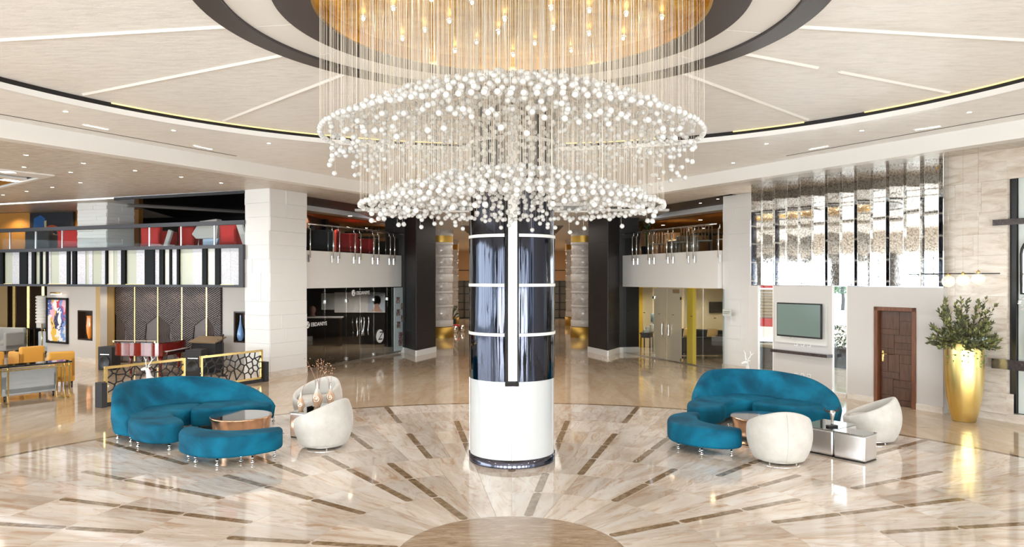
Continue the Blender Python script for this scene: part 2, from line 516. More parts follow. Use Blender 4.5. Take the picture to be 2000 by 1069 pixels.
# soffit between circle and the faceted beam line
BL = [(-19.1, -7.6), (-3.2, 20.06), (-2.6, 24.2)]
OUT = BL+[mir(p) for p in BL[::-1]]
def rayhit(a):
    d = Vector((math.sin(a), math.cos(a))); best = 99
    for i in range(len(OUT)):
        A = Vector(OUT[i])-C; B = Vector(OUT[(i+1) % len(OUT)])-C; e = B-A
        den = d.x*e.y-d.y*e.x
        if abs(den) < 1e-9: continue
        t = (A.x*e.y-A.y*e.x)/den; u = (A.x*d.y-A.y*d.x)/den
        if t > 0 and -1e-6 <= u <= 1+1e-6: best = min(best, t)
    return C+d*best
angs = sorted(set([2*PI*i/160 for i in range(160)]+[math.atan2(p[0]-C.x, p[1]-C.y) % (2*PI) for p in OUT]))
vs = []; fs = []
for a in angs:
    p = rayhit(a); q = C+Vector((math.sin(a), math.cos(a)))*7.28
    vs += [(q.x, q.y, ZS), (p.x, p.y, ZS), (q.x, q.y, ZS+.12), (p.x, p.y, ZS+.12)]
n = len(angs)
for i in range(n):
    j = (i+1) % n
    fs += [(4*i, 4*i+1, 4*j+1, 4*j), (4*i+2, 4*j+2, 4*j+3, 4*i+3)]
MB().add(vs, fs).obj('soffit', M_ceil, ceil)
ZB = 4.99
for side in (1, -1):
    pts = [Vector(p) for p in BL]
    mb = MB()
    for i in range(2):
        A, B = pts[i].copy(), pts[i+1].copy()
        if side < 0: A.x *= -1; B.x *= -1
        mb.slab(A, B, .28, ZB, ZS+.1, side)
    mb.obj('beam', M_white, ceil)
mb = MB(); mb.bx(-2.6, 2.6, 24.2, 24.45, 4.97, 5.3); mb.obj('beam', M_white, ceil)
# air grilles on the far beam: slats as one joined part each
for x0, x1 in ((-2.5, -.9), (1.0, 2.5)):
    mb = MB()
    for k in range(5): mb.bx(x0, x1, 24.17, 24.2, 5.03+.032*k, 5.045+.032*k)
    mb.obj('air_grille', M_dkband, ceil)['kind'] = 'stuff'
# shop lines and striped balcony lines (left; right mirrored)
SA, SB = (-6.2, 21.8), (-4.0, 27.1)
LA, LB = (-7.45, 20.3), (-16.9, 23.95)
LE = (-7.45-9.34*2.6, 20.3+3.57*2.6)
for s in (1, -1):
    poly = [(-19.3, -7.9), (-3.3, 20.0), (-2.75, 24.3), (-2.9, 27.3), SB, (-6.2-.1, 21.8), (-6.7, 20.6), LA, LE, (-32, -7.9)]
    poly = [(p[0]*s, p[1]) for p in poly]
    if s < 0: poly = poly[:3]+[(2.9, 27.3), (4.0, 27.1), (6.3, 21.8), (8.1, 21.2), (8.9, 16.4), (22.9, -7.9)]
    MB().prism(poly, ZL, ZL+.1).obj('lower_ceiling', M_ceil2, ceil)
# long linear slots beside the beams with lamps
for s in (1, -1):
    A = Vector((-8.13*s, 11.49)); u = Vector((.498*s, .867)); nn = Vector((.867*s, -.498))
    a = A+nn*.42-u*4; b = A+nn*.42+u*4.2
    mb = MB().slab(a, b, .035, ZS-.004, ZS+.02, 1); mb.obj('slot', M_dkband, ceil)
# small round downlights: one object each
ORD = ['first', 'second', 'third', 'fourth', 'fifth', 'sixth', 'seventh', 'eighth', 'ninth', 'tenth', 'eleventh']
dl = empty('ceiling_downlight')
rim_me = MB().lathe([(.035, 0), (.05, -.004), (.055, 0)], n=16).mesh('rim', M_white2)
lamp_me = MB().lathe([(.001, -.002), (.036, -.002)], n=16).mesh('lamp', M_pulse)
link('rim', rim_me, dl); link('lamp', lamp_me, dl)
first = [True]
def downlight(px, py, z, sc, label, group):
    d = F*(z-H)/(YH-py); p = ((px-1000)/F*d, d, z)
    if first[0]:
        first[0] = False; o = dl; o.location = p; o.scale = (sc, sc, sc)
    else: o = copy_tree(dl, p, scale=(sc, sc, sc))
    tag(o, label, 'downlight', group)
    return p
for i, (px, py) in enumerate(((128, 218), (339, 255), (525, 280), (1287, 349), (1432, 318.5), (1497, 281), (1683, 255.5), (1893, 219.5))):
    downlight(px, py, ZS-.003, .9, 'small round spotlight in the soffit ring, %s from the left' % ORD[i], 'soffit spotlights')
for i, (px, py) in enumerate(((51, 303), (163, 319), (264, 333.5), (354, 346), (432, 357.5))):
    downlight(px, py, ZL-.003, 1.1, 'spotlight of the row along the left beam, %s from the left' % ORD[i], 'lounge ceiling spotlights')
for i, (px, py) in enumerate(((47, 326.5), (138, 336.6), (157, 357), (102, 366), (52, 374), (6, 381))):
    downlight(px, py, ZL-.003, 1.1, 'spotlight around the triangular ceiling recess, %s clockwise from its top' % ORD[i], 'lounge ceiling spotlights')
# linear lamps
for (xa, ya, xb, yb), w_ in (((165, 244, 211, 253), 'left lamp of the two in the left slot'), ((381, 285, 414, 292), 'right lamp of the two in the left slot, nearer the white pillar'),
                      ((1788, 254, 1834, 247), 'right lamp of the two in the right slot'), ((1582, 292, 1615, 286), 'second lamp of the right slot, nearer the mirrors')):
    z = ZS-.006
    A = Vector(((xa-1000)*(z-H)/(YH-ya), F*(z-H)/(YH-ya))); B = Vector(((xb-1000)*(z-H)/(YH-yb), F*(z-H)/(YH-yb)))
    t = thing('linear_lamp', 'short ceiling lamp, '+w_, 'ceiling lamp', ((A.x+B.x)/2, (A.y+B.y)/2, z), math.atan2(B.y-A.y, B.x-A.x), 'linear lamps in the soffit')
    l = (B-A).length
    MB().bx(-l/2, l/2, -.025, .025, -.003, .004).obj('lamp', M_pulse2, t)
    MB().bx(-l/2-.02, l/2+.02, -.04, -.025, -.004, .004).obj('frame', M_white2, t)
    MB().bx(-l/2-.02, l/2+.02, .025, .04, -.004, .004).obj('frame', M_white2, t)

# chandelier wells, far left triangular light feature
t = thing('triangular_ceiling_light', 'white-framed triangular ceiling recess with black panes and lit strips at far left', 'ceiling light', (0, 0, 0))
def cp(px, py, z): d = F*(z-H)/(YH-py); return Vector(((px-1000)/F*d, d))
tri = [cp(107, 342, ZL), cp(-260, 300, ZL), cp(-260, 430, ZL)]
def bars(mb, A, B, w, z0, z1): mb.slab(A, B, w, z0, z1, 1); return mb
cen = (tri[0]+tri[1]+tri[2])/3
MB().prism([cen+(p-cen)*.93 for p in tri], ZL-.004, ZL+.02).obj('black_pane', M_gloss_black, t)
mb = MB()
for i in range(3):
    A, B = tri[i], tri[(i+1) % 3]; a, b = cen+(A-cen)*.9, cen+(B-cen)*.9
    mb.prism([A, B, b, a], ZL-.03, ZL+.02)
mb.obj('frame', M_white2, t)
A = cp(60, 345, ZL); B = cp(-120, 330, ZL)
MB().slab(cp(40, 350, ZL), cp(-160, 328, ZL), .3, ZL-.03, ZL, 1).obj('cross_bar', M_white2, t)
MB().slab(cp(32, 335.8, ZL), cp(5, 334.8, ZL), .25, ZL-.034, ZL-.028, 1).obj('lamp_strip', M_pulse2, t)
MB().slab(cp(30, 353, ZL), cp(-5, 349, ZL), .3, ZL-.036, ZL-.03, 1).obj('lamp_strip', M_pulse2, t)

# ================================================================== CENTRAL COLUMN
CY = 11.08; CR = .655
col = tag(empty('mirrored_column', (0, CY, 0)), 'round column in black mirror segments above a white lower drum, under the chandelier', 'column', kind='thing')
M_cmir = mat('black_mirror_sheet', (.050, .053, .070), .05, 1.)
bpn = N(M_cmir, 'ShaderNodeBump'); bpn.inputs['Strength'].default_value = .35; bpn.inputs['Distance'].default_value = .03
wv = N(M_cmir, 'ShaderNodeTexNoise'); wv.inputs['Scale'].default_value = 3.2; wv.inputs['Detail'].default_value = 2
mpn = N(M_cmir, 'ShaderNodeMapping'); mpn.inputs['Scale'].default_value = (2.2, 2.2, .12); tcn = N(M_cmir, 'ShaderNodeTexCoord')
L(M_cmir, tcn.outputs['Object'], mpn.inputs[0]); L(M_cmir, mpn.outputs[0], wv.inputs['Vector']); L(M_cmir, wv.outputs['Fac'], bpn.inputs['Height']); L(M_cmir, bpn.outputs[0], BS(M_cmir).inputs['Normal'])
MB().lathe([(CR+.002, 0), (CR+.004, .115), (CR-.01, .12)], n=64).obj('chrome_skirting', mat('dark_chrome', (.10, .10, .13), .1, 1.), col)
dfr = CY-CR
zw = zat(747, dfr)
MB().lathe([(CR-.01, .12), (CR-.01, zw)], n=64).obj('white_drum', mat('white_lacquer', (.63, .65, .67), .12, coat=.6), col)
mb = MB()
for a in (-94, 0.6): mb.box((math.sin(R_(a))*(CR-.006), -math.cos(R_(a))*(CR-.006), (zw+.12)/2), (.012, .012, zw-.12), R_(a))
mb.obj('drum_joint', M_steel, col)
MB().lathe([(CR-.03, zw), (CR-.03, 5.3)], n=48).obj('core', M_gloss_black, col)
lev = [zw, zat(655, dfr), zat(557.5, dfr), zat(459.5, dfr), zat(362, dfr), zat(267, dfr), 5.30]
for i in range(6):
    z0, z1 = lev[i]+(.025 if i else 0), lev[i+1]-.025
    for (a0, a1) in ((-152, -99.5), (-81.5, -28), (-28, 90), (90, 208)):
        MB().lathe([(CR, z0), (CR, z1)], n=14, a0=R_(a0), a1=R_(a1)).obj('mirror_panel', M_cmir, col)
    if i:
        for (a0, a1) in ((-270, -99.5), (-81.5, 90)):
            MB().lathe([(CR-.02, lev[i]-.022), (CR+.008, lev[i]-.022), (CR+.008, lev[i]+.022), (CR-.02, lev[i]+.022)], n=26, a0=R_(a0), a1=R_(a1), smooth=False).obj('white_band', M_white2, col)
# vertical light fin in the front slot (seen slightly right of centre)
mb = MB(); mb.bx(-.10, .10, -CR-.012, -CR+.10, zw-.06, zw+.0); mb.obj('fin_base', M_gloss_black, col)
for s in (-1, 1): MB().bx(s*.085-.014, s*.085+.014, -CR-.012, -CR+.06, zw, 5.25).obj('fin_side', M_gloss_black, col)
MB().bx(-.055, .075, -CR-.03, -CR+.04, zw+.02, 5.25).obj('light_fin', mat('opal_acrylic', (.86, .85, .83), .3), col)

# ================================================================== CHANDELIER
ch = thing('crystal_chandelier', 'huge two-tier crystal ball chandelier hanging under the gold ceiling disc', 'chandelier', (C.x, C.y, ZD+.08))
zc = ZD+.08
def grid_pts(R, sp):
    out = []; k = 0
    nr = int(R/sp)
    for i in range(nr+1):
        r = R*(i/nr)
        m = max(1, int(2*PI*r/sp))
        for j in range(m):
            a = 2*PI*j/m+i*.37
            out.append((r*math.cos(a), r*math.sin(a), r/R))
    return out
balls = []; strings = []
up = grid_pts(1.85, .097)
lo = grid_pts(1.48, .092)
for (pts, z0, h, R, drop) in ((up, 4.135, .53, 1.85, .07), (lo, 3.458, .36, 1.48, .05)):
    for x, y, q in pts:
        if math.hypot(x, y) < .06: continue
        z = z0+h*(1-q*q)+random.uniform(-.05, .03)*(1 if q < .97 else .2)
        balls.append((x, y, z)); strings.append((x, y, z))
        if random.random() < .42 and q < .97:
            zz = z-random.uniform(.09, .30 if R > 1.6 else .17); balls.append((x+.012, y+.01, zz)); strings[-1] = (x, y, zz)
            if R > 1.6 and y > -.5 and random.random() < .6: zz -= random.uniform(.08, .20); balls.append((x-.01, y+.01, zz)); strings[-1] = (x, y, zz)
ballm = MB().sphere((0, 0, 0), .0265, 10, 6).mesh('crystal_ball', M_crystal)
key = lambda b: b[1]
balls.sort(key=key)
for b in balls[:300]:
    link('crystal_ball', ballm, ch, (b[0], b[1], b[2]-zc))
mb = MB()
for b in balls[300:]: mb.sphere((b[0], b[1], b[2]-zc), .0265, 8, 5)
mb.obj('crystal_balls', M_crystal, ch)['kind'] = 'stuff'
strings.sort(key=key)
def sv(mb, x, y, z, r=.0010):
    a = random.random()*2
    v = [(x+r*math.cos(a+k*2.094), y+r*math.sin(a+k*2.094), zz) for zz in (z-zc, 0) for k in range(3)]
    mb.add(v, [(0, 1, 4, 3), (1, 2, 5, 4), (2, 0, 3, 5)], True)
for (x, y, z) in strings[:300]:
    mb = MB(); sv(mb, x, y, z); mb.obj('string', M_string, ch)
mb = MB()
for (x, y, z) in strings[300:]: sv(mb, x, y, z)
mb.obj('strings', M_string, ch)['kind'] = 'stuff'
# lamps under the disc, aligned in arcs
rr = random.Random(3)
bulb = MB().sphere((0, 0, -.045), .017, 8, 6).mesh('bulb', mat('halogen', (1, .9, .7), .5, emit=(1, .80, .45), es=22))
cap_me = MB().lathe([(.03, 0), (.034, -.03), (.024, -.035)], n=10).mesh('bulb_holder', M_chrome)
for r_, m_ in ((.4, 4), (.8, 8), (1.2, 11), (1.6, 14)):
    for j in range(m_):
        a = 2*PI*(j+.3*r_)/m_
        link('bulb_holder', cap_me, ch, (r_*math.cos(a), r_*math.sin(a), 0)); link('bulb', bulb, ch, (r_*math.cos(a), r_*math.sin(a), 0))
for x, y in ((0, 0), (.9, -.9), (-.9, -.9), (.9, .9), (-.9, .9), (1.3, 0), (-1.3, 0)):
    light('SPOT', 'chandelier_lamp', (C.x+x, C.y+y, 5.38), 10, (1, .88, .70), size=.05, spot=2.7)
for k in range(14):
    a = 2*PI*(k+.5)/14
    light('SPOT', 'soffit_spot', (C.x+math.sin(a)*7.9, C.y+math.cos(a)*7.9, ZS-.02), 92, (1, .97, .93), size=.06, spot=2.95)
for s_ in (-1, 1):
    for x, y in ((2.4, 17.6), (12.5, 17.5), (10.0, 19.2), (15.0, 21.0), (19, 18), (17, 12)):
        if s_ > 0 and (x*.866+y*.5 > 14.4): continue
        light('SPOT', 'lounge_fill_spot', (s_*x, y, ZL-.02), 200, (1, .95, .88), size=.06, spot=2.95)  # extra spots added to brighten the lounge and the far floor

# ================================================================== PILLARS
def pillar(name, label, corners, h0, h1, m, rows, seed, base_m=None, faces=(0, 1, 2, 3), bh=.18, proud=(.006, .03)):
    """rectangular pillar clad with panels of uneven relief on the given faces; corners counter-clockwise"""
    p = st(tag(empty(name), label, 'pillar'))
    cs = [Vector(c) for c in corners]
    nc = len(cs); cc = sum(cs, Vector((0, 0)))/nc
    MB().prism([cc+(c-cc)*.97 for c in cs], h0, h1).obj('core', m, p)
    rnd = random.Random(seed)
    for fi in faces:
        A, B = cs[fi], cs[(fi+1) % nc]
        d = (B-A); W_ = d.length; u = d/W_; n = Vector((u.y, -u.x))
        if n.dot((A+B)/2-cc) < 0: n = -n
        z = h0+bh
        for r in range(rows):
            hh = (h1-h0-bh)/rows
            cuts = [0, W_*rnd.choice((.3, .42, .55, .66)), W_]
            for k in range(2):
                a = A+u*cuts[k]; b = A+u*cuts[k+1]; t = rnd.uniform(*proud)
                MB().prism([a-n*.02, b-n*.02, b+n*t, a+n*t], z+.0015, z+hh-.0015).obj('panel', m, p)
            z += hh
        if base_m:
            MB().prism([A-n*.02-u*.02, B-n*.02+u*.02, B+n*.035+u*.02, A+n*.035-u*.02], h0, h0+bh).obj('baseboard', base_m, p)
    return p
M_pbase, _, _ = grain(mat('cream_marble', (.72, .66, .60), .18), [(.60, .53, .46), (.72, .66, .60), (.80, .76, .71)], 3, (1, 1, 3), 7, .6)
def rect(c, u, a, b):
    """corner c, direction u of length a, and the perpendicular to the left, length b"""
    c = Vector(c); u = Vector(u).normalized(); v = Vector((-u.y, u.x))
    return [c, c+u*a, c+u*a+v*b, c+v*b]
pillar('pillar', 'white pillar with offset relief panels between the striped balcony and the glass salon', rect((-6.64, 19.84), (.45, .893), 1.42, .92), 0, ZL, M_pill, 13, 5, M_pbase, faces=(0, 3))
pillar('pillar', 'white pillar with relief panels beside the teal sofa and the mirrored wall', [mir(p) for p in rect((-6.9, 20.93), (.498, .867), 1.05, .30)][::-1], 0, ZL, M_pill, 13, 9, M_pbase, faces=(2, 3))
dk = [(-3.39, 25.6), (-2.87, 27.13), (-4.5, 28.0), (-4.74, 27.05), (-3.97, 26.82)]
pillar('pillar', 'black panelled pillar beside the glass salon at the corridor mouth', dk, 0, 5.3, M_dpill, 8, 2, M_white2, faces=(0, 3, 4), bh=.2, proud=(.004, .012))
pillar('pillar', 'black panelled pillar beside the frosted glass doors at the corridor mouth', [mir(p) for p in dk][::-1], 0, 5.3, M_dpill, 8, 3, M_white2, faces=(3, 4, 0), bh=.2, proud=(.004, .012))
# upper lounge pillar behind the striped balcony
u0 = online(208, (-14, 23.6), (-12, 24.4))
pillar('pillar', 'white panelled pillar standing behind the striped balcony on the upper floor', [Vector((-14.25, 23.75)), Vector((-13.1, 23.4)), Vector((-12.75, 24.4)), Vector((-13.9, 24.75))], 3.58, ZL, M_pill, 14, 4, faces=(0, 1), bh=0)

# ================================================================== SHOP FRONTS AND BALCONIES (left and right)
ZF0, ZF1 = 2.45, 3.60
M_fasc = mat('balcony_plaster', (.86, .845, .83), .5)
u = (Vector(SB)-Vector(SA)).normalized(); nh = Vector((u.y, -u.x))   # towards the hall (left side line)
def side_pt(p, s): return Vector((p[0]*s, p[1]))
for s in (1, -1):
    nm = 'salon' if s > 0 else 'waiting room'
    A, B = side_pt(SA, s), side_pt(Vector(SA)+u*5.95, s)
    f = st(MB().slab(A, B, .22, ZF0, ZF1, s).obj('trim_balcony_fascia', M_fasc))
    # floor plate of the upper floor behind it
    bk = Vector((-nh.x*s, -nh.y))*.12
    pl = [A+bk, B+bk, side_pt((-4.0, 33), s)]+([side_pt((-13.6, 33), s), side_pt((-13.6, 25.4), s), side_pt((-7.4, 23), s)] if s > 0 else [(10.4, 33), (7.2, 22.6)])
    st(MB().prism(pl, 3.35, 3.58).obj('floor_upper', M_dkwood))
    st(MB().prism(pl, ZF0+.02, ZF0+.1).obj('ceiling_shop', M_black if s > 0 else mat('cream_paint', (.76, .70, .56), .6)))
    # upper floor ceiling: dark strip, cornice, ochre ceiling
    off = Vector((-nh.x*s, -nh.y))*1.7
    q = [A-(B-A)*.1, B+(B-A)*.02, B+(B-A)*.02+off, A-(B-A)*.1+off]
    st(MB().prism(q, ZL, ZL+.08).obj('ceiling_dark', mat('dark_plaster', (.085, .075, .07), .5)))
    A2, B2 = q[3], q[2]
    st(MB().slab(A2, B2, .12, 4.98, ZL, s).obj('trim_cornice', M_white2))
    q = [A2, B2, side_pt((-3.9, 34), s), side_pt((-8.2 if s > 0 else -10.7, 34), s)]
    st(MB().prism(q, 4.98, 5.06).obj('ceiling_ochre', M_orange))
    st(MB().slab(side_pt((-8.2 if s > 0 else -10.6, 32.6), s), side_pt((-3.9, 32.6), s), .2, 3.4, 5.0, 1).obj('wall_upper_back', M_tan if s > 0 else M_orange))
    st(MB().slab(side_pt((-4.05, 27.1), s), side_pt((-4.05, 33), s), .2, 0, 5.2, 1).obj('wall_upper_side', M_dpill))
    for x_, y_ in ((-7.0, 25.2), (-6.2, 28.0), (-5.4, 30.6)): light('SPOT', 'upper_room_lamp', (x_*s, y_, 4.94), 90, (1, .74, .45), size=.08, spot=2.7)

# --- railings of the two balconies
def railing(s, pxs, label):
    A, B = side_pt(SA, s), side_pt(Vector(SA)+u*5.55, s)
    out = Vector((nh.x*s, nh.y))
    uu = (B-A).normalized()
    t = thing('balcony_railing', label, 'railing', (A.x, A.y, 3.6))
    def rel(p, z): return (p[0]-A.x, p[1]-A.y, z-3.6)
    pts = []
    for k in range(13):
        q = A+uu*((B-A).length*k/12)+out*(.05+.12*math.sin(PI*k/12))
        pts.append(rel(q, 4.40-.02*k/12))
    MB().tube(pts, .026, 8).obj('handrail', M_chrome, t)
    post = None
    for px in pxs:
        q = online(px, A+out*.09, B+out*.09)
        if post is None:
            g = MB(); g.tube([(0, 0, 3.38-3.6), (0, 0, 4.26-3.6)], .02, 8); g.tube([(0, 0, .66), (-uu.x*s*.0-.05*s, .03, .66)], .014, 6); g.tube([(-.05*s, .03, .65), (-.05*s, .03, .78)], .016, 6)
            post = g.mesh('post', M_chrome)
            plate = MB().box((-.075*s*.6, .02, -.24), (.035, .05, .22)).mesh('bracket', M_steel)
        o = link('post', post, t, rel(q, 3.6)); link('bracket', plate, o)
    ps = [A+uu*((B-A).length*k/5) for k in range(6)]
    for k in range(5):
        MB().slab(ps[k]+uu*.03+out*.01, ps[k+1]-uu*.03+out*.01, .012, 3.62, 4.22, 1).obj('glass_panel', M_glass, t).location = (-A.x, -A.y, -3.6)
    return t
railing(1, (606, 651, 663, 693.5, 704.5, 730, 740, 762.5, 771, 796), 'curved chrome and glass railing on the balcony above the salon')
railing(-1, (1209, 1235, 1243, 1266, 1275, 1302, 1312, 1342, 1354, 1403), 'curved chrome and glass railing on the balcony above the frosted doors')
for i, (px, py) in enumerate(((617.6, 437), (670.8, 452), (684, 422), (714.6, 445.6), (731, 433))):
    downlight(px, py, 4.975, 1.9, ORD[i]+' from the left of the ochre ceiling downlights above the salon', 'ochre ceiling downlights above the salon')
for i, (px, py) in enumerate(((1295, 440), (1350.7, 455), (1367.8, 429.7), (1374, 446))):
    downlight(px, py, 4.975, 1.9, ORD[i]+' from the left of the ochre ceiling downlights above the frosted doors', 'ochre ceiling downlights above the frosted doors')
for i, (px, py) in enumerate(((1368, 397), (1402, 389))):
    downlight(px, py, ZL-.003, 1.1, ('left', 'right')[i]+' of two spotlights in the dark ceiling strip by the right white pillar', 'dark strip spotlights')

# ================================================================== LEFT SALON
glass_s = thing('salon_front', 'dark glass shop front of the salon with double doors and round emblem', 'shop front', (SA[0], SA[1], 0))
A = Vector(SA); B = Vector(SA)+u*5.42
def relS(p): return (p[0]-SA[0], p[1]-SA[1])
cuts = [597, 635.5, 677, 704, 731, 757, 791]
cp_ = [online(px, SA, SB) for px in cuts]
for k in range(6):
    a, b = Vector(relS(cp_[k]+u*.012)), Vector(relS(cp_[k+1]-u*.012))
    nmz = 'door_leaf' if k in (2, 3) else 'glass_pane'
    o = MB().slab(a, b, .014, .03, ZF0-.01, 1).obj(nmz, M_glass_d, glass_s)
    if k in (1, 2, 3, 4):
        e = a if k in (1, 2) else b
        for z in ((.12, 2.02) if k in (2, 3) else (2.02,)):
            MB().box((e.x+nh.x*.01, e.y+nh.y*.01, z), (.07, .05, .10), math.atan2(u.y, u.x)).obj('patch_fitting', M_steel, o)
mb = MB().slab(Vector(relS(A)), Vector(relS(B)), .06, -.0, .03, 1); mb.obj('floor_channel', M_steel, glass_s)
# wavy door pulls
for px, sg in ((694, 1), (703, 1), (707, -1), (716, -1)):
    q = online(px, SA, SB); q = Vector(relS(q))+nh*.07
    pts = [(q.x+u.x*.03*math.sin(k/8*2*PI)*sg, q.y+u.y*.03*math.sin(k/8*2*PI)*sg, .82+.62*k/8) for k in range(9)]
    MB().tube(pts, .014, 6).obj('door_pull', M_chrome, glass_s)
q = Vector(relS(online(741.5, SA, SB)))+nh*.012
ang = math.atan2(u.y, u.x)
disc = MB(); R0 = Matrix.Rotation(ang, 3, 'Z')
def vdisc(q, z, r, t, n=28):
    mb = MB(); vs = []
    for off in (0, t):
        for i in range(n):
            a = 2*PI*i/n; p = R0 @ Vector((math.cos(a)*r, -off, 0)); vs.append((q.x+p.x, q.y+p.y, z+math.sin(a)*r))
    mb.add(vs, [tuple(range(n)), tuple(range(2*n-1, n-1, -1))]+[(i, n+i, n+(i+1) % n, (i+1) % n) for i in range(n)])
    return mb
o = vdisc(q, .72, .235, .006).obj('round_emblem', M_paper, glass_s)
def textobj(body, size, loc, rot, m, parent, name='lettering', ext=.002, shear=0, align='CENTER'):
    c = bpy.data.curves.new(name, 'FONT'); c.body = body; c.size = size; c.extrude = ext; c.align_x = align; c.align_y = 'CENTER'; c.shear = shear
    c.materials.append(m)
    t_ = bpy.data.objects.new(name, c); me = bpy.data.meshes.new_from_object(t_); bpy.data.objects.remove(t_)
    o = bpy.data.objects.new(name, me); COL.objects.link(o); o.location = loc; o.rotation_euler = rot; o.parent = parent
    return o
textobj('Z', .42, (q.x+nh.x*.012, q.y+nh.y*.012, .72), (PI/2, 0, ang), M_black, o, shear=.35)
for px, z, sc in ((704, 2.27, 1.), (617, 1.35, 1.)):
    q = Vector(relS(online(px, SA, SB)))+nh*.014
    qa = q-u*.42*sc
    e = vdisc(qa, z, .105*sc, .004).obj('small_emblem', M_paper, glass_s)
    textobj('Z', .17*sc, (qa.x+nh.x*.01, qa.y+nh.y*.01, z), (PI/2, 0, ang), M_black, e, shear=.35)
    textobj('EBDANIYE', .17*sc, (q.x+u.x*.14, q.y+u.y*.14, z-.01), (PI/2, 0, ang), M_paper, glass_s)
# interior of the salon
st(MB().slab((-3.95, 30.4), (-14, 30.4), .15, 0, ZF0+.05, 1).obj('wall_salon_back', mat('black_wall', (.018, .016, .016), .3)))
st(MB().slab((-6.35, 21.95), (-13, 24.5), .1, 0, ZF0+.05, 1).obj('wall_salon_side', mat('black_wall', (.018, .016, .016), .3)))
bd = thing('display_board', 'white display board with a portrait poster behind the salon glass', 'board', (-6.05, 30.18, 1.75), 0)
MB().bx(-1.35, .85, 0, .05, -.42, .42).obj('board', M_paper, bd)
MB().bx(-1.9, -1.35, .0, .05, -.30, .38).obj('side_board', mat('pale_board', (.55, .58, .58), .6), bd)
po = MB().bx(.05, .80, -.02, 0, -.38, .38).obj('poster', mat('poster_paper', (.55, .63, .76), .5), bd)
pe = MB(); pe.lathe([(.001, 0), (.17, 0)], n=24); me = pe.mesh('poster_figure', mat('poster_hair', (.30, .16, .14), .6))
o = link('poster_figure', me, po, (.42, -.024, .08)); o.rotation_euler = (PI/2, 0, 0); o.scale = (1, 1.25, 1)
MB().prism([(.20, -.24), (.64, -.24), (.55, -.12), (.47, -.05), (.36, -.05), (.30, -.12)], 0, .004)
sh = MB().prism([(-.22, -.2), (.22, -.2), (.13, -.1), (.06, .12), (-.06, .12), (-.13, -.1)], 0, .004).obj('poster_shoulders', mat('poster_skin', (.62, .36, .28), .6), po)
sh.location = (.42, -.024, -.17); sh.rotation_euler = (PI/2, 0, 0)
bust = thing('dummy_head', 'brown mannequin head on a shelf left of the display board in the salon', 'mannequin', (-8.1, 29.4, 1.25))
MB().sphere((0, 0, .22), .13, 12, 8, (1, 1, 1.25)).tube([(0, 0, -.05), (0, 0, .12)], [.13, .05], 10).obj('head', mat('brown_wig', (.20, .11, .08), .5), bust)
MB().bx(-.6, 1.2, -.2, .25, -.10, -.05).obj('shelf', M_paper, bust)
MB().bx(-.55, -.50, -.2, .25, -1.25, -.10).bx(1.1, 1.15, -.2, .25, -1.25, -.10).obj('shelf_leg', M_dkwood, bust)
# photo panel at the far end of the salon front
a = online(768, SA, SB)+nh*.05; b = online(790, SA, SB)+nh*.05
pp = thing('photo_panel', 'pale blue panel with small photos at the end of the salon front', 'panel', (a.x, a.y, 0))
MB().slab((0, 0), (b-a)[:], .03, .1, 2.42, 1).obj('board', mat('pale_blue', (.56, .66, .70), .4), pp)
M_photo, _, _ = grain(mat('photo_print', (.3, .25, .25), .3), [(.03, .02, .03), (.25, .16, .15), (.75, .70, .72)], 14, (1, 1, 1), 3, .6)
w_ = (b-a).length; uu = (b-a)/w_
for fx, z in ((.30, 1.95), (.72, 1.72), (.32, 1.50), (.74, 1.28), (.34, 1.05)):
    c0 = uu*w_*fx+nh*.006
    MB().box((c0.x, c0.y, z), (.24, .012, .24), ang).obj('photo', M_photo, pp)
c0 = uu*w_*.55+nh*.006
MB().box((c0.x, c0.y, .52), (.30, .012, .5), ang).obj('photo', M_photo, pp)

# ================================================================== RIGHT WAITING ROOM
M_cream = mat('cream_paint', (.76, .70, .56), .6)
M_yel = mat('yellow_paint', (.92, .62, .07), .5)
gr = thing('frosted_shop_front', 'glass front with frosted double doors and yellow posts below the right balcony', 'shop front', (-SA[0], SA[1], 0))
def relR(p): return Vector((p[0]+SA[0], p[1]-SA[1]))
RA = side_pt(SA, -1); RB_ = side_pt(Vector(SA)+u*5.42, -1); ur = (RB_-RA).normalized(); nr_ = Vector((-nh.x, nh.y)); angr = math.atan2(-ur.y, -ur.x)
cutr = [(1216, 1274, 0), (1277, 1301.5, 1), (1302.5, 1331, 1), (1335, 1372, 0), (1373, 1414, 0)]
for x0, x1, dr in cutr:
    a = relR(online(x0, RA, RB_)); b = relR(online(x1, RA, RB_))
    o = MB().slab(a, b, .014, .03, ZF0-.02, 1).obj('door_leaf' if dr else 'glass_pane', M_frost if dr else M_glass, gr)
    if dr:
        e = a if x0 == 1277 else b
        for z in (.1, 2.1): MB().box((e.x, e.y, z), (.09, .05, .09), angr).obj('patch_fitting', M_chrome, o)
        e2 = b if x0 == 1277 else a
        c0 = e2+(e-e2).normalized()*.16+nr_*.06
        MB().tube([(c0.x+(e-e2).normalized().x*.03*math.sin(k/6*PI), c0.y, .78+.5*k/6) for k in range(7)], .018, 6).obj('door_pull', M_chrome, o)
MB().slab(relR(RA), relR(RB_), .06, 0, .03, -1).obj('floor_channel', M_steel, gr)
for x0, x1 in ((1272, 1276.5), (1336, 1347)):
    a = relR(online(x0, RA, RB_))-nr_*.25; b = relR(online(x1, RA, RB_))-nr_*.25
    MB().slab(a, b, .14, 0, ZF0-.0, -1).obj('yellow_post', M_yel, gr)
a = relR(online(1321, RA, RB_))
MB().box((a.x+nr_.x*.02, a.y+nr_.y*.02, 2.33), (.34, .02, .12), angr).obj('sign_plate', mat('brown_plate', (.2, .13, .07), .5), gr)
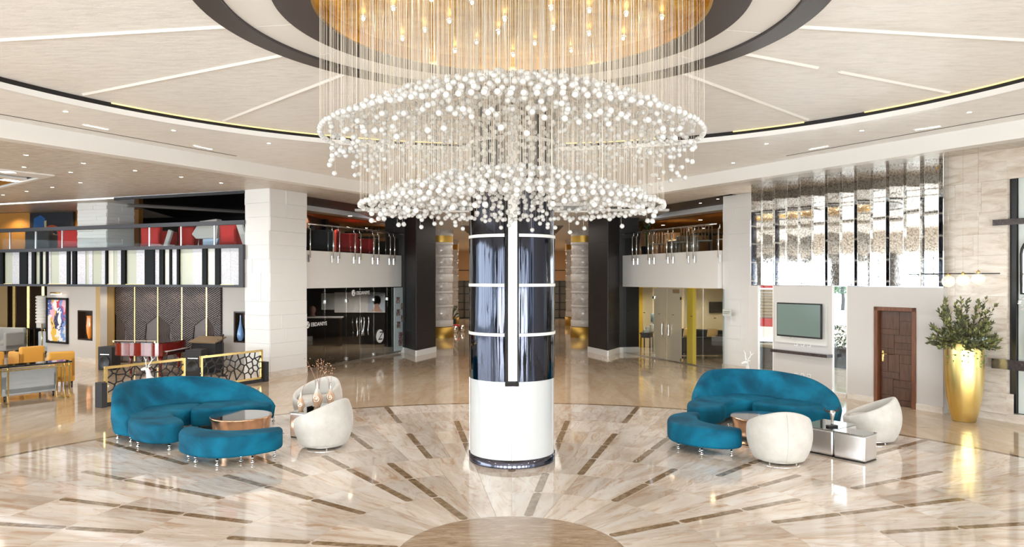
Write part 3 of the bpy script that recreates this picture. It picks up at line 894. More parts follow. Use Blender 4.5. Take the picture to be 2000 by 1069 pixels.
for px in (1228, 1259, 1288, 1315, 1351, 1397):
    a = relR(online(px, RA, RB_))
    MB().box((a.x+nr_.x*.012, a.y+nr_.y*.012, 1.55), (.10, .008, .02), angr).obj('sticker', M_dkwood, gr)
st(MB().slab((4.3, 31.5), (10.0, 31.5), .15, 0, ZF0+.05, 1).obj('wall_waiting_back', M_cream))
st(MB().slab((7.42, 22.3), (10.0, 33.5), .12, 0, 5.3, 1).obj('wall_waiting_side', M_cream))
st(MB().slab((6.0, 29.2), (4.35, 29.2), .12, 0, ZF0+.05, 1).obj('wall_waiting_return', M_cream))
MB().bx(5.0, 5.22, 28.9, 29.1, 0, ZF0).obj('trim_yellow_column', M_yel)['kind'] = 'structure'
for x_, y_ in ((4.9, 27.6), (6.6, 26.0), (6.4, 29.0), (8.2, 29.8)): light('SPOT', 'waiting_room_lamp', (x_, y_, 2.42), 70, (1, .86, .62), size=.05, spot=2.8)
for x_, y_ in ((-6.6, 28.6), (-5.2, 28.8)): light('SPOT', 'salon_fill_spot', (x_, y_, 2.42), 110, (1, .95, .9), size=.05, spot=2.8)  # unseen spots added to light the salon's display board

# furniture of the waiting room
def tub_sofa(name, label, cat, loc, rz, w_, m, legm=M_dkwood, d=.78, h=.74, sh=.42, cushions=0, cm=None, arm=.12, group=None, n=1, lh=.12):
    t = thing(name, label, cat, loc, rz, group)
    MB().bx(-w_/2, w_/2, -d/2, d/2, lh, sh-.12).obj('base', m, t, .03)
    MB().bx(-w_/2, w_/2, d/2-.16, d/2, lh, h).obj('backrest', m, t, .05, 3)
    for s in (-1, 1): MB().bx(s*(w_/2-arm) if s > 0 else -w_/2, w_/2 if s > 0 else -w_/2+arm, -d/2, d/2, lh, h-.14).obj('armrest', m, t, .05, 3)
    iw = (w_-2*arm)/n
    for k in range(n):
        MB().bx(-w_/2+arm+iw*k+.005, -w_/2+arm+iw*(k+1)-.005, -d/2+.01, d/2-.16, sh-.12, sh).obj('seat_cushion', m, t, .03, 3)
    lg = MB().tube([(0, 0, 0), (0, 0, lh)], [.018, .026], 8).mesh('leg', legm)
    for sx in (-1, 1):
        for sy in (-1, 1): link('leg', lg, t, (sx*(w_/2-.06), sy*(d/2-.06), 0))
    return t
def pillow(label, loc, rot, m, sz=.42, group=None):
    mb = MB(); n = 8; vs = []
    for j in range(n+1):
        for i in range(n+1):
            x = i/n*2-1; y = j/n*2-1; b = (1-x**4)*(1-y**4); vs.append((x*sz/2*(1-.06*y*y), y*sz/2*(1-.06*x*x), .07*b**.5))
    top = len(vs); vs += [(x, y, -z) for x, y, z in vs[:top]]
    fs = []
    for j in range(n):
        for i in range(n):
            a = j*(n+1)+i; fs.append((a, a+1, a+n+2, a+n+1)); fs.append((top+a, top+a+n+1, top+a+n+2, top+a+1))
    mb.add(vs, fs, True)
    o = mb.obj('cushion', m); o.location = loc; o.rotation_euler = rot
    return tag(o, label, 'cushion', group)
tub_sofa('sofa', 'dark grey sofa seen from the back inside the waiting room', 'sofa', (6.55, 25.2, 0), R_(182), 1.9, M_dk_f, cushions=2, n=2)
tub_sofa('sofa', 'dark grey sofa with tan cushions along the cream wall of the waiting room', 'sofa', (7.3, 28.4, 0), R_(-35), 1.9, M_dk_f, n=2)
pillow('tan cushion at the near end of the dark sofa in the waiting room', (7.75, 28.0, .62), (R_(70), 0, R_(-35)), M_tan)
pillow('tan cushion at the far end of the dark sofa in the waiting room', (6.95, 28.5, .62), (R_(70), 0, R_(-35)), M_tan)
t = thing('side_table', 'dark wooden low table before the waiting room sofa, at the white pillar', 'table', (7.35, 26.4, 0))
MB().bx(-.4, .4, -.3, .3, .46, .52).obj('table_top', M_dkwood, t)
for sx in (-1, 1): MB().bx(sx*.34-.05, sx*.34+.05, -.28, .28, 0, .46).obj('leg', M_dkwood, t)
t = thing('console_table', 'small dark console table with turned legs behind the glass left of the frosted doors', 'table', (4.95, 26.55, 0), R_(70))
MB().bx(-.42, .42, -.2, .2, .74, .78).obj('table_top', M_dkwood, t, .01)
MB().bx(-.38, .38, -.17, .17, .60, .74).obj('apron', M_dkwood, t)
for sx in (-1, 1):
    for sy in (-1, 1): MB().tube([(sx*.37, sy*.16, 0), (sx*.37, sy*.16, .2), (sx*.37, sy*.16, .6)], [.012, .022, .02], 8).obj('leg', M_dkwood, t)
t = thing('water_cooler', 'water dispenser with blue bottle on top behind the console table', 'water dispenser', (5.45, 27.7, 0))
MB().bx(-.16, .16, -.16, .16, 0, 1.0).obj('body', M_paper, t, .02)
MB().lathe([(.05, 1.0), (.06, 1.04), (.14, 1.1), (.14, 1.38), (.12, 1.42), (.001, 1.43)], n=20).obj('bottle', mat('blue_bottle', (.45, .62, .80), .1, trans=.5), t)
MB().bx(-.06, .06, -.2, -.16, .7, .86).obj('tap_panel', M_dkwood, t)
for k, (x, y, sz, lb) in enumerate(((4.88, 26.35, (.18, .12, .11), 'white paper box at the left on the console table'), (5.0, 26.72, (.12, .12, .2), 'tall white cup box at the right on the console table'))):
    o = MB().bx(-sz[0]/2, sz[0]/2, -sz[1]/2, sz[1]/2, 0, sz[2]).obj('paper_box', M_paper, None, .01); o.location = (x, y, .78); tag(o, lb, 'box')
o = thing('television', 'small dark television on the waiting room wall at the white pillar', 'television', (8.92, 31.38, 1.5), 0)
MB().bx(-.36, .36, 0, .06, -.24, .24).obj('bezel', M_black, o, .01); MB().bx(-.33, .33, -.004, 0, -.21, .21).obj('screen', M_gloss_black, o)

M_coll = mat('pale_marble', (.66, .63, .60), .2)
# ================================================================== CORRIDOR
def marble_col(x, y, r, label):
    c = st(tag(empty('column', (x, y, 0)), label, 'column'))
    MB().lathe([(r+.05, 0), (r+.05, .50), (r, .50)], n=40).obj('gold_plinth', M_dgold, c)
    z = .52
    hs = [.30, .60, .10, .55, .10, .42, .36, .26, .10, .42, .12, .46, .12]
    k = 0; rnd = random.Random(int(x*10+y))
    while z < 4.35:
        h = hs[k % len(hs)]; p = .03 if k % 2 == 0 else 0
        MB().lathe([(r+p-.004, z+.001), (r+p, z+.006), (r+p, z+h-.006), (r+p-.004, z+h-.001)], n=40).obj('drum', M_colm if k % 2 else M_coll, c)
        z += h; k += 1
    MB().lathe([(r+.02, z), (r+.02, z+.30)], n=40).obj('gold_collar', M_dgold, c)
    MB().lathe([(r+.03, z+.30), (r+.03, 5.3)], n=40).obj('capital', M_colm, c)
for s, nm in ((-1, 'left'), (1, 'right')):
    side = 'the salon' if s < 0 else 'the frosted doors'
    marble_col(s*3.38, 33.9, .60, 'banded grey marble column with gold base, nearer one on the corridor side of '+side)
    marble_col(s*3.72, 42.5, .56, 'banded grey marble column with gold base, farther one on the corridor side of '+side)
    st(MB().slab((s*5.2, 33.2), (s*5.2, 62), .2, 0, 5.4, -s).obj('wall_corridor', M_tan))
    # black shelving with glass along the corridor
    t = thing('display_shelving', 'tall black metal display shelving at the far corridor end beyond '+side, 'shelving', (s*3.75, 50, 0))
    for x in (-.95, -.48, 0, .48, .95): MB().bx(x-.03, x+.03, -.2, .2, 0, 2.6).obj('upright', M_black, t)
    for z in (.05, .6, 1.1, 1.7, 2.2, 2.57): MB().bx(-.98, .98, -.2, .2, z-.02, z+.02).obj('shelf', M_black, t)
    MB().bx(-.98, .98, .2, .24, 0, 2.6).obj('back', mat('shelf_back', (.45, .38, .28), .4), t)
    MB().bx(s*5.0-.02, s*5.0+.02, 38, 56, 3.3, 3.34)
st(MB().bx(-8, 8, 60, 60.3, 0, 5.4).obj('wall_far', mat('apricot_paint', (.72, .50, .30), .6)))
st(MB().bx(-5.3, 5.3, 24.4, 60.3, 5.02, 5.1).obj('ceiling_corridor', M_white))
MB().bx(-2.2, 2.2, 31, 36, 4.99, 5.03).obj('trim_dark_recess', M_black)['kind'] = 'structure'
for s in (-1, 1):
    mb = MB(); mb.bx(s*3.1-1.9, s*3.1+1.9, 56, 56.08, 3.35, 3.42); o = mb.obj('trim_gallery_rail', M_dkwood); st(o)
light('AREA', 'corridor_lamp', (0, 34, 4.9), 170, (1, .93, .84), size=4, size_y=10)
light('AREA', 'corridor_lamp_far', (0, 50, 4.9), 260, (1, .86, .68), size=5, size_y=10)
t = thing('potted_plant', 'dark square planter with a flowering plant beside the corridor column', 'plant', (-3.15, 38.0, 0))
MB().prism([(-.22, -.22), (.22, -.22), (.22, .22), (-.22, .22)], 0, .62).obj('planter', M_dk_f, t, .02)
mb = MB(); rnd = random.Random(5)
for k in range(40):
    a = rnd.uniform(0, 6.28); r = rnd.uniform(.05, .4); z = .75+rnd.uniform(0, .6)
    mb.tube([(0, 0, .6), (math.cos(a)*r*.6, math.sin(a)*r*.6, z-.1), (math.cos(a)*r, math.sin(a)*r, z)], [.008, .006, .03], 4)
mb.obj('foliage', mat('dark_leaf', (.05, .09, .04), .5), t)['kind'] = 'stuff'
for i, (x, y, lb) in enumerate(((-2.9, 36.6, 'white round stool nearer the gold plinth in the corridor'), (-2.6, 37.3, 'white round stool farther from the gold plinth in the corridor'))):
    o = MB().lathe([(.10, 0), (.16, .08), (.17, .25), (.12, .34), (.001, .36)], n=18).obj('stool', M_chrome); o.location = (x, y, 0); tag(o, lb, 'stool')
t = thing('red_bench', 'low red bench beside the planter in the corridor', 'bench', (-3.2, 37.0, 0))
MB().bx(-.5, .5, -.2, .2, .28, .4).obj('seat', M_red, t, .03); MB().bx(-.46, .46, -.16, .16, 0, .28).obj('base', M_dkwood, t)

# ================================================================== RIGHT WALL
# line: .866 x + .5 y = c ; direction away from the camera (-.5,.866), normal to the hall (-.866,-.5)
wd = Vector((-.5, .866)); wn = Vector((-.866, -.5))
def wl(px, c=14.95):
    k = (px-1000)/F; d = c/(.866*k+.5); return Vector((k*d, d))
angw = math.atan2(-wd.y, -wd.x)     # local +x runs towards the camera (photo right), local -y faces the hall
ZM = 2.585
def wseg(name, p0, p1, z0, z1, m, c=14.95, t=.25, parent=None):
    A, B = wl(p0, c), wl(p1, c)
    return MB().slab(A, B, t, z0, z1, 1).obj(name, m, parent)
wr = st(empty('wall_right'))
wseg('wall_panel', 1511, 1625, 0, ZM, M_wall, t=.05, parent=wr)
A, B = wl(1655), wl(1842)
# door wall split round the opening
wseg('wall_panel', 1655, 1710, 0, ZM, M_wall, parent=wr); wseg('wall_panel', 1787.5, 1842, 0, ZM, M_wall, parent=wr)
wseg('wall_panel', 1710, 1787.5, 2.10, ZM, M_wall, parent=wr)
wseg('wall_panel', 1462, 1481, 0, ZM, M_wall, t=.05, parent=wr)
for a, b in ((1511, 1625), (1655, 1708), (1790, 1842)):
    o = MB().slab(wl(a)+wn*.02, wl(b)+wn*.02, .03, 0, .13, 1).obj('trim_baseboard', M_pbase); st(o)
# mirrored wall: pleated tall mirrors on a backing
P0 = wl(1467, 14.95); P1 = wl(1842, 14.95); LW = (P1-P0).length; pitch = LW/13
st(MB().slab(P0-wn*.26, P1-wn*.26, .12, ZM-.0, ZL, 1).obj('wall_mirror_backing', M_wall))
st(MB().slab(P0, P1, .30, ZM-.02, ZM, 1).obj('trim_mirror_ledge', M_chrome))
def antique():
    m = mat('antique_mirror', (.80, .80, .78), .03, 1.)
    _, cr, nz = grain(m, [(.16, .14, .12), (.55, .53, .50), (.88, .89, .89)], 26, (1, 1, 1), 8, .8, pos=[.36, .46, .54])
    n2 = N(m, 'ShaderNodeTexNoise'); n2.inputs['Scale'].default_value = 30; n2.inputs['Detail'].default_value = 5
    mr = N(m, 'ShaderNodeMapRange'); mr.inputs['From Min'].default_value = .45; mr.inputs['From Max'].default_value = .7; mr.inputs['To Min'].default_value = .015; mr.inputs['To Max'].default_value = .07
    L(m, n2.outputs['Fac'], mr.inputs['Value']); L(m, mr.outputs[0], BS(m).inputs['Roughness'])
    return m
M_ant = antique()
mwall = thing('mirror_wall', 'wall of thirteen tall pleated antique mirror panels above the television and the wooden door', 'mirror', (P0.x, P0.y, ZM))
for k in range(13):
    sw_ = [0, 5, -4, 3, -6, 6, -2, 4, -5, 2, -6, 5, 0][k]
    a = P0-wd*pitch*k-P0; b = a+Vector((.225, -.115+.0035*sw_)); c = a-wd*pitch
    g = .004
    e1 = (b-a).normalized(); e2 = (c-b).normalized()
    nf = Vector((-e1.y, e1.x))
    MB().slab(a+e1*g, b-e1*g, .012, .0, ZL-ZM, 1).obj('mirror_panel', M_ant, mwall)
    MB().slab(b+e2*g, c-e2*g, .012, .0, ZL-ZM, 1).obj('narrow_mirror', M_mirror, mwall)
    MB().slab(b-e1*.008-nf*.004, b+e1*.004-nf*.004, .01, 0, ZL-ZM, 1).obj('chrome_edge', M_chrome, mwall)
# travertine tile wall
wt = st(empty('wall_tiled'))
ct = 15.14
T0, T1 = wl(1842, ct)+wd*.25, wl(1967, ct); LT = (T1-T0).length
MB().slab(T0, T1, .3, 0, ZL, 1).obj('wall_core', M_grout, wt)
MB().slab(T1, T1-wn*.5, .3, 0, ZL, 1).obj('wall_core', M_grout, wt)
rows_z = [0, .14, .55, 1.05, 1.50, 1.97, 2.40, 2.80, 3.20, 3.62, 4.05, 4.65, ZL]
rnd = random.Random(11)
for r in range(len(rows_z)-1):
    x = 0; z0, z1 = rows_z[r], rows_z[r+1]
    cuts = [0]
    while cuts[-1] < LT-.5: cuts.append(cuts[-1]+rnd.choice((.5, .62, .85, .95)))
    if LT-cuts[-1] > 0 and LT-cuts[-1] < .3: cuts[-1] = LT
    else: cuts.append(LT)
    for a, b in zip(cuts[:-1], cuts[1:]):
        pa = T0-wd*(a+.0015); pb = T0-wd*(min(b, LT)-.0015); t = .018+rnd.uniform(-.002, .002)+(.008 if r == 0 else 0)
        MB().prism([pa, pb, pb+wn*t, pa+wn*t], z0+.0015, z1-.0015).obj('tile', M_stone, wt)
    pa = T1-wd*.018+wn*.018
    MB().prism([pa-wn*.002, pa-wn*.5, pa-wn*.5+wd*.018, pa-wn*.002+wd*.018], z0+.0015, z1-.0015).obj('tile', M_stone, wt)
# right-most niche: black frame bar, pale ribbed panels, shelves, arched mirror and flowers
nich = thing('niche_unit', 'tall niche with black side bar, pale slats and dark marble shelves at right edge', 'wall unit', (T1.x, T1.y, 0))
def nb(a0, a1, t0, t1, z0, z1, name, m, par=nich):
    pa = wn*t0-wd*a0; pb = wn*t0-wd*a1; pc = wn*t1-wd*a1; pd = wn*t1-wd*a0
    return MB().prism([pa, pb, pc, pd], z0, z1).obj(name, m, par)
nb(.02, .13, -.16, -.06, .18, 5.15, 'side_bar', M_black)
nb(.02, 2.2, -.10, .02, 0, .17, 'plinth', M_pbase)
for k in range(14): nb(.14+.145*k, .14+.145*(k+1)-.008, -.16, -.12, .18, 5.2, 'back_slat', mat('pale_green_lacquer', (.70, .75, .73), .25, coat=.4))
M_dmarb, _, _ = grain(mat('dark_marble', (.04, .03, .03), .1, coat=.5), [(.015, .012, .014), (.06, .045, .045), (.30, .25, .24)], 6, (1, 1, 1), 8, .75, distortion=2, pos=[.3, .6, .75])
nb(-.20, 2.2, -.12, .12, zat(436, 13.3), zat(424, 13.3), 'shelf', M_dmarb); nb(-.20, 2.2, -.12, .16, zat(728, 13.3), zat(708, 13.3), 'shelf', M_dmarb)
st(MB().slab(T1-wn*.45, T1-wn*.45-wd*16, .3, 0, ZL, 1).obj('wall_right_near', M_wall))
ar = thing('arched_mirror', 'black-framed arched mirror standing on the upper right niche shelf', 'mirror', (T1.x-wd.x*.55-.0, T1.y-wd.y*.55, zat(575, 13.0)), angw)
pts = [(-.30, 0, 0), (-.30, 0, .75)]+[(-.30*math.cos(PI*k/10), 0, .75+.30*math.sin(PI*k/10)) for k in range(1, 10)]+[(.30, 0, .75), (.30, 0, 0)]
MB().tube(pts, .03, 6, closed=True).obj('frame', M_black, ar)
o = MB().prism([(p[0]*.97, p[2]) for p in pts], -.01, .01).obj('mirror_glass', M_mirror, ar); o.rotation_euler = (PI/2, 0, 0)
fl = thing('white_flowers', 'bunch of white flowers in a small vase at the right niche edge', 'flowers', (T1.x-wd.x*.42+wn.x*.05, T1.y-wd.y*.42+wn.y*.05, zat(706, 13.2)))
MB().lathe([(.05, 0), (.08, .12), (.05, .5), (.06, .9)], n=14).obj('vase', M_mirror, fl)
mb = MB(); rnd = random.Random(4)
for k in range(60):
    a = rnd.uniform(0, 6.28); r = rnd.uniform(0, .17); mb.sphere((math.cos(a)*r, math.sin(a)*r, 1.05+rnd.uniform(-.13, .13)), .035, 6, 4, (1, 1, .6))
mb.obj('blossoms', M_paper, fl)['kind'] = 'stuff'

# wooden door
D0, D1 = wl(1708, 14.95), wl(1789.5, 14.95); DW = (D1-D0).length
dr = st(empty('door_1', (D0.x, D0.y, 0), angw))
M_wframe, _, _ = grain(mat('red_walnut', (.24, .085, .035), .35), [(.11, .036, .014), (.17, .058, .022), (.23, .085, .036)], 3, (8, 8, .8), 6, .6)
fw = .085
for x0, x1 in ((0, fw), (DW-fw, DW)): MB().bx(x0, x1, -.03, .14, 0, 2.13).obj('door_frame', M_wframe, dr, .006)
MB().bx(0, DW, -.03, .14, 2.13-fw, 2.13).obj('door_frame', M_wframe, dr, .006)
MB().bx(fw, DW-fw, .09, .13, 0, 2.13-fw).obj('door_leaf', mat('walnut_dark', (.05, .022, .012), .4), dr)
# the uneven wooden panels: (x0,x1,z0,z1) in fractions of the leaf
lw, lh = DW-2*fw, 2.13-fw
PAN = [(0, .58, .81, 1), (.58, 1, .90, 1), (.58, 1, .75, .90), (0, .58, .75, .81), (0, .42, .60, .75), (.42, 1, .67, .75), (.42, 1, .60, .67), (0, .24, .53, .60), (.24, .42, .53, .60), (.42, 1, .545, .60),
       (0, .24, .37, .53), (.24, .58, .35, .545), (.58, 1, .45, .545), (.58, 1, .27, .45), (0, .24, .35, .37), (0, .58, .28, .35), (0, .40, .10, .28), (.40, 1, .19, .27), (.40, 1, .06, .19), (0, .40, 0, .10), (.40, 1, 0, .06)]
for a, b, c, d in PAN:
    MB().bx(fw+.01+a*(lw-.02)+.004, fw+.01+b*(lw-.02)-.004, .068, .092, .01+c*(lh-.02)+.004, .01+d*(lh-.02)-.004).obj('wood_panel', M_walnut, dr)
h = MB(); h.bx(fw+.05, fw+.095, .055, .07, .93, 1.17); hp = h.obj('handle_plate', M_gold, dr, .004)
MB().tube([(fw+.07, .06, 1.10), (fw+.07, .02, 1.10), (fw+.19, .015, 1.10)], .010, 8).obj('lever', M_gold, hp)
MB().lathe([(.014, 0), (.014, .02)], (0, 0, 0), 12).obj('keyhole', M_gold, hp).location = (fw+.07, .05, .98)

# television and its surround
def wallobj(name, px, label, cat, c=14.95, z=0, group=None):
    p = wl(px, c); return thing(name, label, cat, (p.x, p.y, z), angw, group)
tvx0, tvx1 = wl(1516), wl(1616)
tw = (tvx1-tvx0).length
st(MB().slab(tvx0+wn*.05, tvx1+wn*.05, .05, zat(668, 18.2), zat(589, 18.8), 1).obj('trim_television_panel', mat('pale_lacquer', (.70, .69, .66), .3)))
tv = wallobj('television', 1525, 'large flat television on the grey wall between the bright window strips', 'television', 14.95)
a = wl(1525); b = wl(1612); tw = (b-a).length
zb, zt = zat(655, 18.3), zat(590.5, 18.3)
MB().bx(0, tw, -.15, -.10, zb, zt).obj('bezel', M_black, tv, .008)
M_scr = mat('tv_screen', (.16, .22, .20), .12, spec=.6)
MB().bx(.025, tw-.025, -.156, -.149, zb+.04, zt-.03).obj('screen', M_scr, tv)
MB().bx(.2, tw-.2, -.11, -.05, zb+.2, zt-.2).obj('bracket', M_black, tv)
MB().bx(tw*.30, tw*.34, -.15, -.12, zb-.03, zb).obj('sensor', M_chrome, tv)
for px in (1555, 1568, 1580.5):
    q = {1555: 'left', 1568: 'middle', 1580.5: 'right'}[px]
    for py, rn in ((673.5, 'upper row under the television'), (733.5, 'lower row above the baseboard')):
        p = wl(px); d = p.y; z = zat(py+(px-1568)*.08, d)
        t = thing('wall_socket', 'white square socket, %s one of the %s' % (q, rn), 'socket', (p.x, p.y, z), angw, 'sockets on the television wall')
        MB().bx(-.045, .045, -.012, 0, -.045, .045).obj('plate', M_white2, t, .003); MB().bx(-.025, .025, -.018, -.010, -.025, .025).obj('insert', mat('socket_grey', (.5, .5, .5), .4), t)
a = wl(1505, 14.8); b = wl(1615, 14.75); 
sh = thing('wall_shelf', 'thin dark marble shelf on the wall below the television', 'shelf', (a.x, a.y, 0))
MB().slab((0, 0), (b-a)[:], .22, .90, .975, 1).obj('slab', M_dmarb, sh)
# sign plate on the pillar
p = online(1423, (6.4, 21.5), (6.92, 20.5)); 
sg = thing('pillar_sign', 'small grey glass sign plate on the right white pillar', 'sign', (p.x-.06, p.y-.05, zat(611.5, 21.2)), R_(-60))
MB().bx(-.16, .16, -.02, 0, -.10, .10).obj('plate', mat('sign_glass', (.62, .66, .62), .2), sg, .004)
MB().bx(-.13, .13, -.023, -.02, .01, .03).obj('lettering', M_steel, sg); MB().bx(-.13, .10, -.023, -.02, -.035, -.02).obj('lettering', M_steel, sg)

# strip windows and what stands outside them
for n_, (a, b) in enumerate(((1481, 1510), (1626, 1654))):
    wdw = st(empty('window_%d' % (n_+1)))
    MB().slab(wl(a)-wn*.06, wl(b)-wn*.06, .012, .10, ZM, 1).obj('pane', M_glass, wdw)
    for px in (a, b): MB().slab(wl(px)+wn*.005+wd*.012, wl(px)+wn*.005-wd*.012, .05, .0, ZM, 1).obj('frame', M_white2, wdw)
    MB().slab(wl(a)+wn*.005, wl(b)+wn*.005, .10, 0, .10, 1).obj('sill', M_pbase, wdw)
terr = st(MB().prism([wl(1400, 15.3), wl(2300, 15.3), (30, 6), (60, 60), (14, 60), (12.5, 24)], -.06, -.02).obj('exterior_terrace', mat('terrace_paving', (.62, .63, .66), .12, coat=.5)))
st(MB().slab((15.0, 45.0), (24, 34), .3, 0, .95, 1).obj('exterior_parapet', M_white))
def shrub(mb, c, r, h, n, rnd, lf=.05):
    for k in range(n):
        a = rnd.uniform(0, 6.28); q = r*rnd.random()**.5; z = rnd.uniform(0, h); t = rnd.uniform(.6, 1.4)*lf
        x, y = c[0]+q*math.cos(a), c[1]+q*math.sin(a)
        ax = Vector((rnd.uniform(-1, 1), rnd.uniform(-1, 1), rnd.uniform(-.4, 1))).normalized(); b = ax.cross(Vector((rnd.uniform(-1, 1), rnd.uniform(-1, 1), rnd.uniform(-1, 1)))).normalized()
        o = Vector((x, y, c[2]+z))
        mb.add([o-ax*t, o+b*t*.38+ax*.1*t, o+ax*t, o-b*t*.38+ax*.1*t], [(0, 1, 2, 3)], True)
p = Vector(((1640-1000)/F*22.5, 22.5))
pl_ = thing('outdoor_planter', 'black rectangular planter with a small shrub seen through the window strip left of the door', 'planter', (p.x, p.y, -.02), R_(-60))
MB().bx(-.9, .9, -.25, .25, 0, .62).obj('box', M_dk_f, pl_, .02)
mb = MB(); shrub(mb, (0, 0, .62), .5, .7, 260, random.Random(8), .06); mb.obj('foliage', mat('shrub_leaf', (.06, .10, .05), .5), pl_)['kind'] = 'stuff'
tr_ = thing('tree', 'leafy green tree beyond the terrace in the window strip left of the door', 'tree', (Vector(((1644-1000)/F*44, 44)))[:]+(-.02,))
MB().tube([(0, 0, 0), (.1, 0, 1.5), (0, .1, 3)], [.14, .1, .06], 8).obj('trunk', M_dkwood, tr_)
mb = MB()
for c, r in (((0, 0, 2.4), 1.3), ((.8, .2, 3.2), 1.2), ((-.7, 0, 3.4), 1.2), ((.1, 0, 4.2), 1.1)): shrub(mb, (c[0], c[1], c[2]-.5), r, 1.2, 500, random.Random(int(r*100+c[0]*9)), .16)
mb.obj('foliage', mat('tree_leaf', (.12, .24, .08), .5), tr_)['kind'] = 'stuff'
p = Vector(((1500-1000)/F*27, 27))
kk = thing('refreshment_stall', 'red and tan slatted stall outside the window strip at the white pillar', 'stall', (p.x, p.y, -.02), R_(-35))
for k in range(9): MB().bx(-.55, .6, -.3, .3, 1.32+.13*k*.9, 1.32+.13*k*.9+.10).obj('slat', mat('tan_slat', (.42, .33, .22), .6), kk)
MB().bx(-.75, .8, -.4, .4, 2.42, 2.60).obj('red_top', M_red, kk); MB().bx(-.8, .8, -.45, .45, 1.0, 1.30).obj('red_counter', M_red, kk, .02)
for x in (-.7, .7): MB().bx(x-.08, x+.08, -.35, .35, 0, 1.0).obj('leg', M_red, kk)
for x in (-.3, .3): MB().bx(x-.04, x+.04, -.04, .04, 2.6, 3.4).obj('post', M_steel, kk)
MB().bx(-1.4, 1.4, -.3, .3, 3.3, 3.55).obj('canopy_beam', mat('blue_beam', (.25, .33, .45), .5), kk)
tub_sofa('armchair', 'dark lounge chair outside the window strip at the white pillar', 'armchair', (8.45, 23.5, -.02), R_(150), .9, M_dk_f)
t = thing('outdoor_table', 'tan table before the dark lounge chair outside the window strip', 'table', (8.02, 22.1, -.02), R_(-60))
MB().bx(-.5, .5, -.35, .35, .68, .76).obj('table_top', mat('tan_slat', (.42, .33, .22), .6), t); MB().bx(-.42, .42, -.28, .28, 0, .68).obj('base', M_dk_f, t)

# pendant lamps in front of the tiles
pd = thing('globe_pendant', 'three glowing glass globe pendants on a thin black bar above the gold vase', 'pendant lamp', (8.42, 13.55, ZL))
for px, py in ((1852, 550), (1881, 548), (1910.5, 545)):
    q = online(px, (8.42-.4, 13.55+.69), (8.42+.4, 13.55-.69)); x, y = q.x-8.42, q.y-13.55; zz = zat(py, q.y)-ZL
    c = MB().lathe([(.001, -.07), (.05, -.05), (.06, 0)], (x, y, 0), 16).obj('canopy', M_gold, pd)
    MB().tube([(x, y, -.05), (x, y, zz+.1)], .0012, 3).obj('cable', M_steel, pd)
    MB().sphere((x, y, zz), .115, 18, 12).obj('globe', glassy('globe_glass', (.98, .97, .95), .06, .02, .6, solid=.18, scol=(.95, .93, .9)) if not bpy.data.materials.get('globe_glass') else bpy.data.materials['globe_glass'], pd)
    MB().sphere((x, y, zz), .05, 12, 8).obj('lamp', mat('globe_bulb', (1, .95, .85), .5, emit=(1, .84, .60), es=14), pd)
    MB().lathe([(.03, zz+.10), (.035, zz+.13), (.012, zz+.16)], (x, y, 0), 12).obj('cap', M_gold, pd)
z = zat(537, 13.55)-ZL
MB().tube([(-.38, .66, z+.02), (.33, -.57, z+.02)], .012, 6).obj('bar', M_black, pd)

# gold floor vase with a bush
gv = thing('gold_floor_vase', 'tall tapering gold floor vase with leafy branches before the tiled wall', 'vase', (8.73, 13.98, 0))
MB().lathe([(.19, 0), (.205, .01), (.245, .18), (.30, .45), (.328, .75), (.338, 1.05), (.336, 1.3), (.325, 1.5), (.318, 1.525), (.300, 1.52), (.305, 1.4)], n=48).obj('body', M_goldvase, gv)
MB().lathe([(.001, 1.44), (.306, 1.44)], n=24).obj('soil', M_dkwood, gv)
rnd = random.Random(21); mb = MB(); lfA = MB(); lfB = MB(); lfC = MB()
def leaf(m, o, d, l, w_):
    d = d.normalized(); s_ = d.cross(Vector((rnd.uniform(-1, 1), rnd.uniform(-1, 1), rnd.uniform(-.3, 1)))).normalized(); up = s_.cross(d)
    m.add([o, o+d*l*.45+s_*w_, o+d*l+up*l*.1, o+d*l*.45-s_*w_], [(0, 1, 2, 3)], True)
for k in range(74):
    a = rnd.uniform(0, 6.28); el = rnd.uniform(.1, 1.4); ln = rnd.uniform(.45, .85)*(1.25 if el > 1.05 else .8)
    o = Vector((math.cos(a)*.15, math.sin(a)*.15, 1.45)); d = Vector((math.cos(a)*math.cos(el), math.sin(a)*math.cos(el), math.sin(el)))
    pts = [o+d*ln*t+Vector((0, 0, -.22*t*t*math.cos(el)*ln)) for t in (0, .33, .66, 1)]
    mb.tube(pts, [.007, .006, .004, .002], 4)
    for j in range(44):
        t = rnd.uniform(.2, 1); i = min(int(t*3), 2); q = pts[i].lerp(pts[i+1], t*3-i)
        leaf(rnd.choice((lfA, lfA, lfB)), q, d+Vector((rnd.uniform(-1, 1), rnd.uniform(-1, 1), rnd.uniform(-.6, .8))), rnd.uniform(.07, .12), .022)
mb.obj('branches', mat('twig', (.10, .07, .04), .6), gv)['kind'] = 'stuff'
lfA.obj('foliage', mat('olive_leaf', (.115, .125, .065), .5), gv)['kind'] = 'stuff'; lfB.obj('pale_foliage', mat('lime_leaf', (.26, .27, .09), .5), gv)['kind'] = 'stuff'
for a in (-2.2, -1.9, -1.2, -.9, -1.55, 3.3, -2.6, -.5, .3):
    for j in range(10):
        o = Vector((math.cos(a)*.34+rnd.uniform(-.02, .02), math.sin(a)*.34+rnd.uniform(-.02, .02), 1.52-j*rnd.uniform(.03, .055)))
        leaf(lfC, o, Vector((rnd.uniform(-1, 1), rnd.uniform(-1, 1), -.8)), .05, .014)
lfC.obj('trailing_leaves', mat('ivy_leaf', (.12, .24, .05), .5), gv)['kind'] = 'stuff'
mb = MB()
for k in range(70): mb.sphere((.12+rnd.uniform(-.16, .16), -.2+rnd.uniform(-.09, .09), 1.56+rnd.uniform(-.03, .06)), .018, 5, 4)
